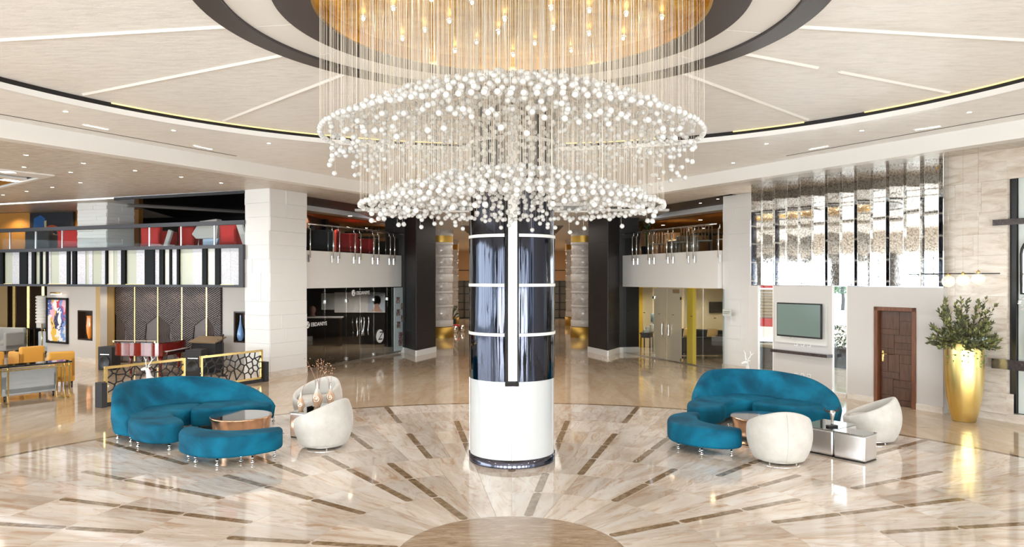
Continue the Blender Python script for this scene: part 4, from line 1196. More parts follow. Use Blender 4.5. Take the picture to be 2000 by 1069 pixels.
mb.obj('pale_blossoms', mat('pale_blossom', (.55, .66, .60), .6), gv)['kind'] = 'stuff'

# ================================================================== LEFT: STRIPED BALCONY AND LOUNGE WALLS
LAv, LBv = Vector(LA), Vector(LB); lu = (LBv-LAv).normalized(); ln_ = Vector((-lu.y, lu.x))   # ln_ points to the camera side?
if ln_.dot(Vector((0, 0))-LAv) < 0: ln_ = -ln_
angl = math.atan2(-lu.y, -lu.x)
zb0, zb1 = 2.50, 3.705
sb = thing('striped_balcony', 'balcony front of black, white and pale green vertical panels in a dark frame, upper left', 'balcony', (LA[0], LA[1], 0))
def lb(px0, px1, t0, t1, z0, z1, name, m, bev=0):
    a = online(px0, LA, LB)-LAv; b = online(px1, LA, LB)-LAv
    return MB().prism([a+ln_*t0, b+ln_*t0, b+ln_*t1, a+ln_*t1], z0, z1).obj(name, m, sb, bev)
lb(-60, 482, -.02, .16, zb1-.10, zb1, 'frame_rail', M_rail); lb(-60, 482, -.02, .16, zb0, zb0+.07, 'frame_rail', M_rail)
lb(474, 482, -.02, .16, zb0+.07, zb1-.10, 'frame_post', M_rail)
lb(-60, 474, -.06, .0, zb0, zb1, 'backing', M_white)
M_green = mat('pale_green_panel', (.46, .48, .38), .3, coat=.2); M_tex, _, _ = grain(mat('crackle_white', (.8, .8, .84), .35), [(.46, .46, .54), (.62, .62, .68), (.72, .72, .76)], 30, (1, 1, 1), 4, .6); M_crm = mat('cream_panel', (.62, .62, .56), .3, coat=.2); M_blk = mat('black_panel_gloss', (.005, .0045, .0045), .3, spec=.08)
STR = [(-40, -20, 'k'), (-20, 5, 'w'), (5, 11, 'k'), (11.8, 27, 'g'), (27, 42, 'w'), (42.9, 58, 'k'), (58, 66.5, 'w'), (66.5, 73, 'k'), (73, 82.5, 'g'), (82.5, 86, 'k'), (86, 94, 'c'), (94, 98, 'k'), (98, 102, 'w'), (102, 118, 'g'), (118, 134.7, 'w'),
       (135, 141, 'k'), (141, 145, 'w'), (145.7, 153, 'k'), (154, 170, 'w'), (170, 176, 'g'), (176, 183.5, 'w'), (183.5, 201, 'g'), (201, 209.7, 'w'), (210, 213.5, 'k'), (214, 224, 'c'), (224, 232, 'g'), (232, 241, 'w'), (241, 249, 'k'),
       (249.6, 269, 'g'), (269, 286.7, 'w'), (287, 305.6, 'k'), (305.6, 315, 'w'), (315.5, 323.8, 'k'), (324.5, 334.6, 'c'), (335, 339, 'k'), (339, 349.5, 'w'), (349.5, 354, 'k'), (354, 379, 'g'), (379, 398.8, 'w'), (399, 408, 'k'), (408, 424, 'c'), (424, 433.9, 'k'), (434, 453, 'w'), (453, 473.7, 'w')]
for a, b, c in STR:
    lb(a+.15, b-.15, 0, {'k': .09, 'w': .05, 'g': .03, 'c': .04}[c], zb0+.07, zb1-.10, 'stripe_panel', {'k': M_blk, 'w': M_tex, 'g': M_green, 'c': M_crm}[c])
for a, b in ((12, 27), (98, 134), (214, 240), (249, 286), (434, 460)):
    lb(a, b, .06, .075, zb0+.07, zb0+.082, 'led_strip', M_glow)
# glass balustrade and hand rail on top
lb(-60, 482, -.02, .10, 4.27, 4.385, 'hand_rail', M_rail)
for px in (22, 72, 124, 294, 356, 421):
    lb(px-1, px+1, .02, .05, zb1, 4.27, 'baluster', M_steel)
lb(-60, 481, .03, .042, zb1, 4.27, 'glass_panel', glassy('balustrade_glass', (.95, .97, .97), .002, f90=.03))
# floor and soffit under it
fp = [LAv, LAv+lu*24, Vector((-30, 34)), Vector((-7.4, 25.2))]
st(MB().prism([p-ln_*.03 for p in fp], 3.4, 3.58).obj('floor_balcony', M_dkwood))
st(MB().prism([p-ln_*.03 for p in fp], 2.51, 2.60).obj('ceiling_balcony', mat('soffit_paint', (.62, .56, .48), .6)))
# black glossy ceiling of the upper lounge and its walls
st(MB().prism([LAv-ln_*.2, LAv+lu*5.3-ln_*.2, Vector((-13.6, 30)), Vector((-7.4, 30))], 5.17, 5.26).obj('ceiling_black', mat('black_stretch', (.012, .011, .011), .10)))
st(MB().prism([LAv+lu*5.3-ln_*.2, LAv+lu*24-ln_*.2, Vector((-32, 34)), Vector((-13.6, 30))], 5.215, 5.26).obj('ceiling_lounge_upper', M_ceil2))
mb = MB().slab((-12.6, 23.8), (-8.2, 27.5), .22, 5.12, 5.17, 1); st(mb.obj('trim_ceiling_bar', mat('grey_bar', (.20, .18, .17), .4)))
a = Vector((-20, 28.3)); b = Vector((-13.9, 25.9))
st(MB().slab((-32, 30.6), (-13.2, 25.6), .2, 3.5, 5.2, 1).obj('wall_upper_tan', M_orange))
st(MB().slab((-18.0, 30.2), (-7.0, 27.2), .2, 3.5, 5.2, 1).obj('wall_upper_dark', M_black))
st(MB().slab((-7.15, 22.2), (-7.15, 30), .12, 3.5, 5.2, 1).obj('wall_upper_partition', M_dkwood))
pt = thing('wide_painting', 'wide dark painting with blue patch and orange arc behind the striped balcony', 'painting')
pa = online(63, (-32, 30.5), (-13.2, 25.5)); pb = online(147, (-32, 30.5), (-13.2, 25.5)); pl2 = (pb-pa).length
pt.location = (pa.x, pa.y, 3.75); pt.rotation_euler = (0, 0, math.atan2(pb.y-pa.y, pb.x-pa.x))
MB().bx(0, pl2, -.10, -.02, 0, 1.42).obj('canvas', mat('night_paint', (.012, .014, .022), .5), pt)
def flat(name, pts, m, par, y=-.106, t=.006):
    o = MB().prism(pts, 0, t).obj(name, m, par); o.rotation_euler = (PI/2, 0, 0); o.location = (0, y, 0); return o
arcp = lambda cx, cz, r0, r1, a0, a1, n=12: [(cx+r1*math.cos(R_(a0+(a1-a0)*i/n)), cz+r1*math.sin(R_(a0+(a1-a0)*i/n))) for i in range(n+1)]+[(cx+r0*math.cos(R_(a1-(a1-a0)*i/n)), cz+r0*math.sin(R_(a1-(a1-a0)*i/n))) for i in range(n+1)]
flat('painted_patch', [(.15, .60), (.2, 1.2), (.5, 1.32), (.72, 1.2), (.62, .75), (.5, .55)], mat('deep_blue', (.01, .09, .30), .5), pt)
flat('painted_bar', [(.68, .35), (.68, 1.1), (.78, 1.12), (.78, .35)], mat('old_cream', (.52, .44, .28), .5), pt, -.112)
flat('painted_arc', arcp(1.02, .45, .34, .50, 20, 130), mat('burnt_red', (.50, .07, .02), .5), pt, -.108)
flat('painted_arc', arcp(1.05, .42, .16, .23, 40, 175), mat('old_cream', (.52, .44, .28), .5), pt, -.112)
# upstairs furniture
tub_sofa('sofa', 'black sofa by the balustrade left of the red sofa on the upper left floor', 'sofa', (-16.3, 25.4, 3.58), R_(160), 1.2, M_dk_f, h=.85)
tub_sofa('sofa', 'red sofa below the wide painting behind the striped balcony', 'sofa', (-14.75, 24.75, 3.58), R_(160), 1.25, M_red, h=.88)
tub_sofa('armchair', 'red armchair right of the upstairs white pillar behind the striped balcony', 'armchair', (-11.5, 23.6, 3.58), R_(160), .8, M_red, h=.85)
tub_sofa('armchair', 'red armchair in the middle of the striped balcony, beside the leaning white panel', 'armchair', (-10.5, 23.9, 3.58), R_(165), .62, M_red, h=.86)
tub_sofa('armchair', 'red armchair behind the balustrade nearest the white pillar', 'armchair', (-8.42, 22.1, 3.58), R_(160), .62, M_red, h=.85)
for (x, y, w_, h_, lean, m_, lb_) in ((-11.0, 22.9, .16, .75, 22, M_wall, 'narrow leaning grey post lamp behind the striped balcony'), (-7.78, 21.35, .20, .9, -22, M_wall, 'grey leaning blade lamp behind the balustrade by the white pillar')):
    o = MB().box((0, 0, h_/2), (w_, .1, h_)).obj('leaning_lamp', m_, None, .02); o.location = (x, y, 3.58); o.rotation_euler = (0, R_(lean), angl); tag(o, lb_, 'floor lamp')
t = thing('hood_screen', 'large white hood-shaped screen with blue lower edge behind the striped balcony', 'screen', (-9.35, 22.4, 3.58), angl)
o = MB().prism([(-.62, .55), (-.45, .40), (.36, .40), (.42, .8), (.36, 1.0), (-.30, .95)], -.12, .12).obj('hood', M_wall, t, .02); o.rotation_euler = (PI/2, 0, 0)
o = MB().prism([(-.2, 0), (.25, 0), (.42, .40), (-.2, .40)], -.1, .1).obj('blue_base', mat('pale_blue_gloss', (.42, .56, .78), .2), t, .02); o.rotation_euler = (PI/2, 0, 0)
MB().tube([(-.5, 0, 0), (-.42, 0, .42)], .014, 6).obj('leg', M_steel, t)
# upstairs furniture above the salon / frosted doors
tub_sofa('sofa', 'black sofa behind the railing above the salon, next to the white pillar', 'sofa', (-6.45, 24.3, 3.58), R_(110), 1.7, M_dk_f, h=.9)
tub_sofa('sofa', 'red sofa behind the railing above the salon, nearer the black sofa', 'sofa', (-6.0, 26.0, 3.58), R_(110), 1.2, M_red, h=.9)
tub_sofa('sofa', 'smaller red sofa behind the railing above the salon, towards the black pillar', 'sofa', (-5.75, 27.6, 3.58), R_(110), 1.2, M_red, h=.80)
tub_sofa('sofa', 'dark green-grey sofa behind the railing above the salon, against the black pillar', 'sofa', (-5.1, 28.6, 3.58), R_(110), 1.0, mat('moss_fabric', (.05, .06, .045), .7), h=.76)
t = thing('bar_counter', 'bar counter with bottles shelf and lit white band behind the red sofas above the salon', 'counter', (-5.9, 31.0, 3.58))
MB().bx(-1.2, 1.2, -.2, .2, 0, .95).obj('counter', M_dkwood, t); MB().bx(-1.2, 1.2, -.3, .2, 1.10, 1.16).obj('shelf', M_dkwood, t); MB().bx(.3, 1.2, -.24, -.2, .55, .68).obj('lit_band', M_pulse2, t)
for x in (-1.1, 1.1): MB().bx(x-.04, x+.04, -.05, .05, .95, 1.10).obj('post', M_dkwood, t)
for k in range(6):
    o = MB().lathe([(.035, 0), (.04, .02), (.04, .14), (.015, .19), (.015, .25)], n=10).obj('bottle', M_dk_f); o.location = (-6.7+.2*k, 30.95, 4.74)
    tag(o, ORD[k]+' dark bottle from the left on the bar shelf above the salon', 'bottle', 'bottles on the upstairs bar shelf')
pp = thing('potted_palm', 'tall green palm plant behind the railing beside the right black pillar upstairs', 'plant', (5.25, 28.2, 3.58))
MB().lathe([(.16, 0), (.22, .4), (.20, .42)], n=16).obj('pot', M_dk_f, pp)
mb = MB(); rnd = random.Random(2)
mb.tube([(0, 0, .4), (0, 0, 1.2)], [.04, .03], 6)
for k in range(46):
    a = rnd.uniform(0, 6.28); r = rnd.uniform(.3, .62); z = rnd.uniform(-.25, .35); w_ = .035
    o = Vector((0, 0, 1.1)); m_ = Vector((math.cos(a)*r*.5, math.sin(a)*r*.5, 1.25+z*.5)); e = Vector((math.cos(a)*r, math.sin(a)*r, 1.0+z)); s_ = Vector((-math.sin(a), math.cos(a), 0))*w_
    mb.add([o, m_+s_, e, m_-s_], [(0, 1, 2, 3)], True)
mb.obj('foliage', mat('palm_leaf', (.07, .17, .03), .45), pp)['kind'] = 'stuff'
cane = mat('cane_wood', (.16, .09, .05), .5)
def dining_chair(label, loc, rz, group='cane chairs on the upper right floor'):
    t = thing('dining_chair', label, 'chair', loc, rz, group)
    MB().bx(-.24, .24, -.22, .22, .42, .47).obj('seat', mat('linen', (.50, .45, .38), .8), t, .02)
    mb = MB()
    for x in (-.22, -.11, 0, .11, .22): mb.bx(x-.018, x+.018, .20, .23, .47, .95)
    mb.bx(-.24, .24, .195, .235, .93, 1.0); mb.obj('backrest', cane, t)
    for x in (-.21, .21):
        for y in (-.19, .21): MB().bx(x-.02, x+.02, y-.02, y+.02, 0, .43).obj('leg', cane, t)
    return t
for i, (x, y, rz, lb_) in enumerate(((6.05, 25.6, 200, 'cane chair behind the right upper railing, third from the white pillar'), (6.55, 24.6, 170, 'cane chair behind the right upper railing, second from the white pillar'), (7.0, 23.6, 215, 'cane chair behind the right upper railing, nearest the white pillar'), (5.35, 26.9, 190, 'cane chair behind the right upper railing, nearest the palm'))):
    dining_chair(lb_, (x, y, 3.58), R_(rz))
t = thing('dining_table', 'dark dining table with plates among cane chairs on the upper right floor', 'table', (6.9, 25.2, 3.58), R_(20))
MB().bx(-.5, .5, -.4, .4, .70, .75).obj('table_top', M_dkwood, t); MB().tube([(0, 0, 0), (0, 0, .7)], .06, 8).obj('leg', M_dkwood, t)
t = thing('room_divider', 'carved dark wooden room divider behind the cane chairs on the upper right floor', 'divider', (5.9, 28.8, 3.58), 0)
for k in range(4):
    MB().bx(-.8+.4*k, -.42+.4*k, -.02, .02, 0, 1.0).obj('panel', cane, t)
tub_sofa('sofa', 'beige sofa beyond the cane chairs on the upper right floor', 'sofa', (6.6, 28.0, 3.58), R_(200), .9, mat('linen', (.50, .45, .38), .8), h=.8)

# walls of the lounge below
N0, N1 = Vector((-13.2, 23.2)), Vector((-14.78, 24.19)); nu = (N1-N0).normalized(); nn_ = Vector((-nu.y, nu.x))
if nn_.dot(-N0) < 0: nn_ = -nn_
wl_ = st(empty('wall_lounge'))
def hole_wall(A, B, x0, x1, z0, z1, zt, m, parent, depth=.22, nrm=None):
    d = (B-A); Ln = d.length; uu = d/Ln
    sd = 1 if Vector((-uu.y, uu.x)).dot(nrm) < 0 else -1
    for a, b, c, e in ((0, x0, 0, zt), (x1, Ln, 0, zt), (x0, x1, 0, z0), (x0, x1, z1, zt)):
        if b-a > .01: MB().slab(A+uu*a, A+uu*b, depth, c, e, sd).obj('wall_panel', m, parent)
xa = (online(180, N0, N1)-N0).length; xb = (online(153, N0, N1)-N0).length
hole_wall(N0, N1, xa, xb, .755, 1.68, 2.52, M_wall, wl_, nrm=nn_)
E0, E1 = Vector((-8.84, 22.1)), Vector((-7.5, 21.55))
eu = (E1-E0).normalized(); en = Vector((eu.y, -eu.x))
if en.dot(-E0) < 0: en = -en
xc = (online(458, E0, E1)-E0).length
hole_wall(E0, E1, xc, xc+.45, .84, 1.73, 2.52, M_wall, wl_, nrm=en)
def niche(A, uu, nrm, x0, x1, z0, z1, label):
    t = thing('wall_niche', label, 'niche', (A.x, A.y, 0))
    a = uu*x0; b = uu*x1; k = -nrm
    MB().prism([a+k*.20, b+k*.20, b+k*.22, a+k*.22], z0, z1).obj('back', M_dkwood, t)
    MB().prism([a, b, b+k*.22, a+k*.22], z0, z0+.02).obj('bottom', M_dkwood, t); MB().prism([a, b, b+k*.22, a+k*.22], z1-.02, z1).obj('top', M_dkwood, t)
    e = (b-a).normalized()*.02
    MB().prism([a, a+e, a+e+k*.22, a+k*.22], z0, z1).obj('side', M_dkwood, t); MB().prism([b, b-e, b-e+k*.22, b+k*.22], z0, z1).obj('side', M_dkwood, t)
    g = nrm*.012
    for p, q in (((a-e*1.2, a), (z0-.02, z1+.02)), ((b, b+e*1.2), (z0-.02, z1+.02)), ((a, b), (z1, z1+.025)), ((a, b), (z0-.025, z0))):
        MB().prism([p[0], p[1], p[1]+g, p[0]+g], *q).obj('frame', M_dkwood, t)
niche(N0, nu, nn_, xa, xb, .755, 1.68, 'dark wooden wall niche holding an orange vase')
niche(E0, eu, en, xc, xc+.45, .84, 1.73, 'dark wooden wall niche holding a blue drop vase beside the white pillar')
p = N0+nu*(xa+(xb-xa)*.33)-nn_*.08
o = MB().lathe([(.045, 0), (.06, .02), (.10, .2), (.115, .42), (.10, .62), (.095, .72), (.105, .76), (.09, .76), (.085, .7)], n=24).obj('orange_vase', mat('orange_glaze', (.85, .28, .04), .15, coat=.6)); o.location = (p.x, p.y, .776)
tag(o, 'tall glossy orange vase standing in the dark wall niche', 'vase')
p = E0+eu*(xc+.16)-en*.08
o = MB().lathe([(.04, 0), (.07, .02), (.10, .12), (.105, .2), (.08, .34), (.04, .5), (.02, .65), (.018, .78)], n=24).obj('blue_vase', mat('blue_glaze', (.22, .42, .80), .12, coat=.6)); o.location = (p.x, p.y, .86)
tag(o, 'slender pale blue drop vase in the niche beside the white pillar', 'vase')
# art wall
G0, G1 = Vector((-14.70, 24.36)), Vector((-16.17, 25.17))
st(MB().slab(G0, G1, .2, 0, 2.52, -1).obj('wall_art', M_wall))
for a, b, nv in ((N0, N1, nn_), (G0, G1, nn_), (E0, E1, en)):
    q = [a, b, b+nv*.02, a+nv*.02]; st(MB().prism(q, 0, .16).obj('trim_baseboard', M_pbase))
ga, gb = online(134.5, G0, G1), online(94, G0, G1)
art = thing('saxophone_painting', 'tall colourful painting in a black frame on the lounge wall', 'painting', (gb.x, gb.y, 0), math.atan2(ga.y-gb.y, ga.x-gb.x))
aw = (ga-gb).length
z0, z1 = zat(671, 24.8), zat(582, 24.8)
for x0, x1, y0, y1 in ((0, aw, z0, z0+.07), (0, aw, z1-.07, z1), (0, .07, z0, z1), (aw-.05, aw, z0, z1)): MB().bx(x0, x1, -.08, -.01, y0, y1).obj('frame', M_black, art)
M_art = mat('colour_splash', (.5, .4, .6), .4)
tc = N(M_art, 'ShaderNodeTexCoord'); wn_ = N(M_art, 'ShaderNodeTexNoise'); wn_.inputs['Scale'].default_value = 3; wn_.inputs['Distortion'].default_value = 1.5
vo = N(M_art, 'ShaderNodeTexVoronoi'); vo.inputs['Scale'].default_value = 3.6
mpn = N(M_art, 'ShaderNodeMapping'); mpn.inputs['Rotation'].default_value = (0, .7, 0); mpn.inputs['Scale'].default_value = (2.4, 1, 1)
ad = N(M_art, 'ShaderNodeMix', data_type='RGBA'); ad.inputs[0].default_value = .45
L(M_art, tc.outputs['Object'], wn_.inputs['Vector']); L(M_art, tc.outputs['Object'], ad.inputs[6]); L(M_art, wn_.outputs['Color'], ad.inputs[7]); L(M_art, ad.outputs[2], mpn.inputs[0]); L(M_art, mpn.outputs[0], vo.inputs['Vector'])
cr = N(M_art, 'ShaderNodeValToRGB'); cr.color_ramp.interpolation = 'CONSTANT'; sx = N(M_art, 'ShaderNodeSeparateColor')
cs_ = [(.85, .80, .88), (.10, .16, .50), (.70, .74, .90), (.70, .06, .10), (.92, .90, .95), (.80, .45, .60), (.20, .35, .75), (.85, .55, .08), (.04, .05, .15), (.88, .86, .80)]
e = cr.color_ramp.elements
while len(e) < len(cs_): e.new(.5)
for i, c in enumerate(cs_): e[i].position = i/len(cs_); e[i].color = (*c, 1)
L(M_art, vo.outputs['Color'], sx.inputs[0]); L(M_art, sx.outputs[0], cr.inputs[0]); L(M_art, cr.outputs[0], BS(M_art).inputs['Base Color'])
MB().bx(.07, aw-.05, -.05, -.015, z0+.07, z1-.07).obj('canvas', M_art, art)
pl_ = thing('picture_light', 'small brass picture lamp above the colourful painting', 'wall lamp', (gb.x+(ga.x-gb.x)*.62, gb.y+(ga.y-gb.y)*.62, z1+.12), math.atan2(ga.y-gb.y, ga.x-gb.x))
MB().tube([(-.3, -.16, .03), (.3, -.16, .03)], .028, 8).obj('lamp_tube', M_pulse2, pl_); MB().tube([(0, 0, .0), (0, -.16, .05)], .012, 6).obj('bracket', M_gold, pl_)
MB().tube([(-.3, -.165, .045), (.3, -.165, .045)], .034, 6).obj('shade', M_gold, pl_)
# alcove behind the piano
K0, K1 = Vector((-13.0, 23.72)), Vector((-8.84, 22.1))
wa = st(empty('wall_alcove'))
MB().slab(N0, K0, .2, 0, 2.52, 1).obj('wall_panel', M_tan, wa)
MB().slab(K0, K1, .2, 0, 2.52, 1).obj('wall_panel', M_dkwood, wa)
ku = (K1-K0).normalized(); kn = Vector((ku.y, -ku.x)); angk = math.atan2(ku.y, ku.x)
def rib_mat(name, ang, sc=26):
    m = mat(name, (.10, .075, .072), .33)
    tc = N(m, 'ShaderNodeTexCoord'); mp = N(m, 'ShaderNodeMapping'); mp.inputs['Rotation'].default_value = (0, 0, R_(ang))
    wv = N(m, 'ShaderNodeTexWave'); wv.inputs['Scale'].default_value = sc*.32; wv.wave_profile = 'SIN'; wv.bands_direction = 'X'
    L(m, tc.outputs['Object'], mp.inputs[0]); L(m, mp.outputs[0], wv.inputs['Vector'])
    bp = N(m, 'ShaderNodeBump'); bp.inputs['Strength'].default_value = .9; bp.inputs['Distance'].default_value = .03; L(m, wv.outputs['Fac'], bp.inputs['Height']); L(m, bp.outputs[0], BS(m).inputs['Normal'])
    return m
RM = [rib_mat('ribbed_brown', 62), rib_mat('ribbed_brown_two', -58), rib_mat('ribbed_brown_three', 12), mat('plain_brown', (.115, .088, .084), .35)]
bz0, bz1 = .08, 2.49
def clip_band(P, nx, nz, a, b):
    for sg, lim in ((1, a), (-1, -b)):
        out = []
        for i in range(len(P)):
            p, q = P[i], P[(i+1) % len(P)]
            f0 = sg*(p[0]*nx+p[1]*nz)-lim; f1 = sg*(q[0]*nx+q[1]*nz)-lim
            if f0 >= 0: out.append(p)
            if (f0 >= 0) != (f1 >= 0):
                t = f0/(f0-f1); out.append((p[0]+(q[0]-p[0])*t, p[1]+(q[1]-p[1])*t))
        P = out
        if not P: return []
    return P
xs = [(online(px, K0, K1)-K0).length for px in (223, 266, 311, 358, 406, 434.5)]
for k in range(5):
    w_ = xs[k+1]-xs[k]-.05; x0 = xs[k]+.025
    q = K0+ku*x0+kn*.02
    rt = thing('relief_panel', ['brown relief wall panel with ribbed facets, first from the lounge side', 'brown relief wall panel with ribbed facets behind the middle of the piano', 'brown relief wall panel with ribbed facets, third of five', 'brown relief wall panel with ribbed facets behind the lectern', 'narrow brown relief wall panel beside the grey niche wall'][k], 'wall panel', (q.x, q.y, 0), angk, 'relief panels of the piano alcove')
    MB().bx(0, w_, 0, .02, bz0, bz1).obj('board', RM[3], rt)
    sw = [(0, 0), (1, 0), (1, 1), (0, 1)]
    a_ = .35+.15*(k % 3)
    polys = [([(0, .62), (0, 1), (1, 1), (1, .72), (.5, .50)], 0 if k % 2 == 0 else 1, .030), ([(.5, .50), (1, .72), (1, .1), (.7, 0)], 1 if k % 2 == 0 else 0, .022), ([(0, .62), (.5, .5), (.32, 0), (0, 0)], 3 if k % 2 else 2, .015)]
    if k % 2: polys = [([(1-x, y) for x, y in P], mi, th) for P, mi, th in polys]
    for P, mi, th in polys:
        PP = [(x*w_, bz0+y*(bz1-bz0)) for x, y in P]
        if mi < 2:
            mr_ = MB(); an_ = R_((28, -32)[mi]); dx, dz = math.cos(an_), math.sin(an_); nx, nz_ = -dz, dx
            ks = [x*nx+z*nz_ for x, z in PP]; v = min(ks)
            while v < max(ks):
                q_ = clip_band(PP, nx, nz_, v, v+.030)
                if len(q_) > 2: mr_.prism(q_, th, th+.016)
                v += .058
            ro = mr_.obj('ribs', RM[3], rt); ro['kind'] = 'stuff'; ro.rotation_euler = (PI/2, 0, 0)
        o = MB().prism([(x*w_, bz0+y*(bz1-bz0)) for x, y in P], 0, th).obj('facet', RM[mi], rt); o.rotation_euler = (PI/2, 0, 0)
for k in (1, 2, 3, 4):
    q = K0+ku*xs[k]+kn*.03
    o = st(MB().box((0, 0, (bz1+bz0)/2), (.045, .06, bz1-bz0)).obj('trim_gold_strip', M_gold)); o.location = (q.x, q.y, 0); o.rotation_euler = (0, 0, angk)
q = K0+ku*.02+kn*.03; o = st(MB().box((0, 0, 1.25), (.05, .06, 2.4)).obj('trim_gold_strip', M_gold)); o.location = (q.x, q.y, 0); o.rotation_euler = (0, 0, angk)
for k_ in range(4): light('SPOT', 'alcove_lamp', tuple((K0+ku*(.6+1.05*k_)+kn*.45)[:])+(2.48,), 14, (1, .88, .68), size=.04, spot=2.6)
for x_, y_ in ((-18.6, 26.6), (-16.2, 23.6)): light('SPOT', 'lounge_soffit_lamp', (x_, y_, 2.48), 50, (1, .84, .6), size=.05, spot=2.8)
for x_, y_ in ((-18.5, 26.5), (-15.5, 25.6)): light('SPOT', 'upper_lounge_lamp', (x_, y_, 5.12), 45, (1, .75, .45), size=.08, spot=2.6)

# grand piano
pn = thing('grand_piano', 'glossy red mahogany grand piano before the brown relief wall', 'piano', (-10.5, 20.9, 0), R_(-5)); pn.scale = (.86, .86, 1)
out = cat_rom([(.92, -.72), (.92, .72), (.3, .74), (-.45, .55), (-.9, .2), (-.88, -.45), (-.5, -.72), (.2, -.74)], 6)
M_mahog = mat('mahogany_gloss', (.20, .012, .008), .08, coat=.8)
MB().prism(out, .58, .93).obj('case', M_mahog, pn)
MB().prism([(x*1.01, y*1.01) for x, y in out], .93, .955).obj('lid', mat('mahogany_dark', (.05, .008, .006), .06, coat=.8), pn)
MB().bx(.88, 1.08, -.70, .70, .60, .70).obj('key_bed', mat('mahogany_dark', (.05, .008, .006), .06), pn, .01)
MB().bx(.93, 1.06, -.62, .62, .70, .715).obj('keyboard', M_paper, pn)
MB().bx(-.82, .70, -.70, -.66, .99, 1.01).obj('lid_edge', mat('pale_wood', (.60, .50, .42), .3), pn); MB().bx(-.80, -.76, -.69, -.67, .955, .99).bx(.62, .66, -.69, -.67, .955, .99).obj('lid_stop', M_gold, pn)
for x, y in ((.75, -.55), (.75, .55), (-.62, 0)):
    MB().tube([(x, y, .0), (x, y, .08), (x, y, .12), (x, y, .35), (x, y, .58)], [.035, .035, .045, .05, .085], 10).obj('leg', M_mahog, pn)
MB().tube([(.1, -.1, .58), (.1, -.1, .12)], .03, 8).bx(-.08, .28, -.2, 0, .08, .14).obj('pedal_lyre', M_mahog, pn)
def speaker(label, loc, rz, w_, h_):
    t = thing('loudspeaker', label, 'speaker', loc, rz)
    MB().prism([(-w_/2, -.22), (w_/2, -.22), (w_/2-.08, .22), (-w_/2+.08, .22)], 0, h_).obj('cabinet', M_dk_f, t, .015)
    MB().lathe([(.001, .0), (w_*.34, .012), (w_*.38, .02), (w_*.40, 0)], n=20).obj('woofer', M_black, t).matrix_local = Matrix.Translation((0, -.235, h_*.34)) @ Matrix.Rotation(PI/2, 4, 'X')
    MB().bx(-w_*.32, w_*.32, -.226, -.218, h_*.66, h_*.69).obj('trim', M_steel, t)
    return t
speaker('black loudspeaker on the floor at the left end of the piano', (-12.15, 21.9, 0), R_(-14), .50, .70)
speaker('black loudspeaker standing behind the gate between the two lattice screens', (-8.95, 20.6, 0), R_(-10), .50, .74)
lc = thing('lectern', 'dark lectern with slanted brown top right of the piano', 'lectern', (-8.95, 21.3, 0), R_(-18))
MB().bx(-.42, .42, -.18, .18, 0, .86).obj('body', M_dk_f, lc, .01); MB().box((0, -.02, .95), (.95, .5, .035), rx=R_(16)).obj('slanted_top', mat('brown_board', (.26, .18, .11), .4), lc)
MB().tube([(-.40, -.05, .86), (-.40, -.05, .95)], .02, 6).obj('support', M_dk_f, lc); MB().tube([(.40, -.05, .86), (.40, -.05, .97)], .02, 6).obj('support', M_dk_f, lc)
ms = thing('microphone_stand', 'thin black microphone stand beside the lectern', 'microphone stand', (-8.15, 20.4, 0))
MB().tube([(0, 0, .02), (0, 0, 1.12)], .012, 6).obj('pole', M_black, ms); MB().lathe([(.14, 0), (.14, .02), (.02, .03)], n=16).obj('base', M_black, ms); MB().sphere((0, 0, 1.15), .035, 8, 6).obj('microphone', M_black, ms)

# lattice screens
SL = Vector((-8.8, 15.4)); su = Vector((.482, .876)); angS = math.atan2(su.y, su.x)
def lattice(W_, Hh, seed, n=46):
    rnd = random.Random(seed); pts = []
    while len(pts) < n:
        p = (rnd.uniform(0, W_), rnd.uniform(0, Hh))
        if all(math.hypot(p[0]-q[0], (p[1]-q[1])*1.4) > .155 for q in pts) or rnd.random() < .004: pts.append(p)
    mb = MB(); seen = set()
    for i, p in enumerate(pts):
        poly = [(0, 0), (W_, 0), (W_, Hh), (0, Hh)]
        for j, q in enumerate(pts):
            if i == j: continue
            mx, my = (p[0]+q[0])/2, (p[1]+q[1])/2; dx, dy = q[0]-p[0], q[1]-p[1]
            new = []
            for k in range(len(poly)):
                a, b = poly[k], poly[(k+1) % len(poly)]
                sa = (a[0]-mx)*dx+(a[1]-my)*dy; sb_ = (b[0]-mx)*dx+(b[1]-my)*dy
                if sa <= 0: new.append(a)
                if (sa < 0) != (sb_ < 0) and sa != sb_:
                    t = sa/(sa-sb_); new.append((a[0]+(b[0]-a[0])*t, a[1]+(b[1]-a[1])*t))
            poly = new
            if not poly: break
        for k in range(len(poly)):
            a, b = poly[k], poly[(k+1) % len(poly)]
            if math.hypot(a[0]-b[0], a[1]-b[1]) < .01: continue
            key_ = tuple(sorted((tuple(round(c, 2) for c in a), tuple(round(c, 2) for c in b))))
            if key_ in seen: continue
            seen.add(key_)
            if (a[0] < .004 and b[0] < .004) or (a[1] < .004 and b[1] < .004) or (a[0] > W_-.004 and b[0] > W_-.004) or (a[1] > Hh-.004 and b[1] > Hh-.004): continue
            d = Vector((b[0]-a[0], b[1]-a[1])); l = d.length; d /= l; nv = Vector((-d.y, d.x))*.0125; e = d*.006
            P = [(a[0]-e.x+nv.x, a[1]-e.y+nv.y), (b[0]+e.x+nv.x, b[1]+e.y+nv.y), (b[0]+e.x-nv.x, b[1]+e.y-nv.y), (a[0]-e.x-nv.x, a[1]-e.y-nv.y)]
            mb.add([(x, y_, z) for y_ in (-.012, .012) for x, z in P], [(0, 1, 2, 3), (7, 6, 5, 4), (0, 4, 5, 1), (1, 5, 6, 2), (2, 6, 7, 3), (3, 7, 4, 0)])
    return mb
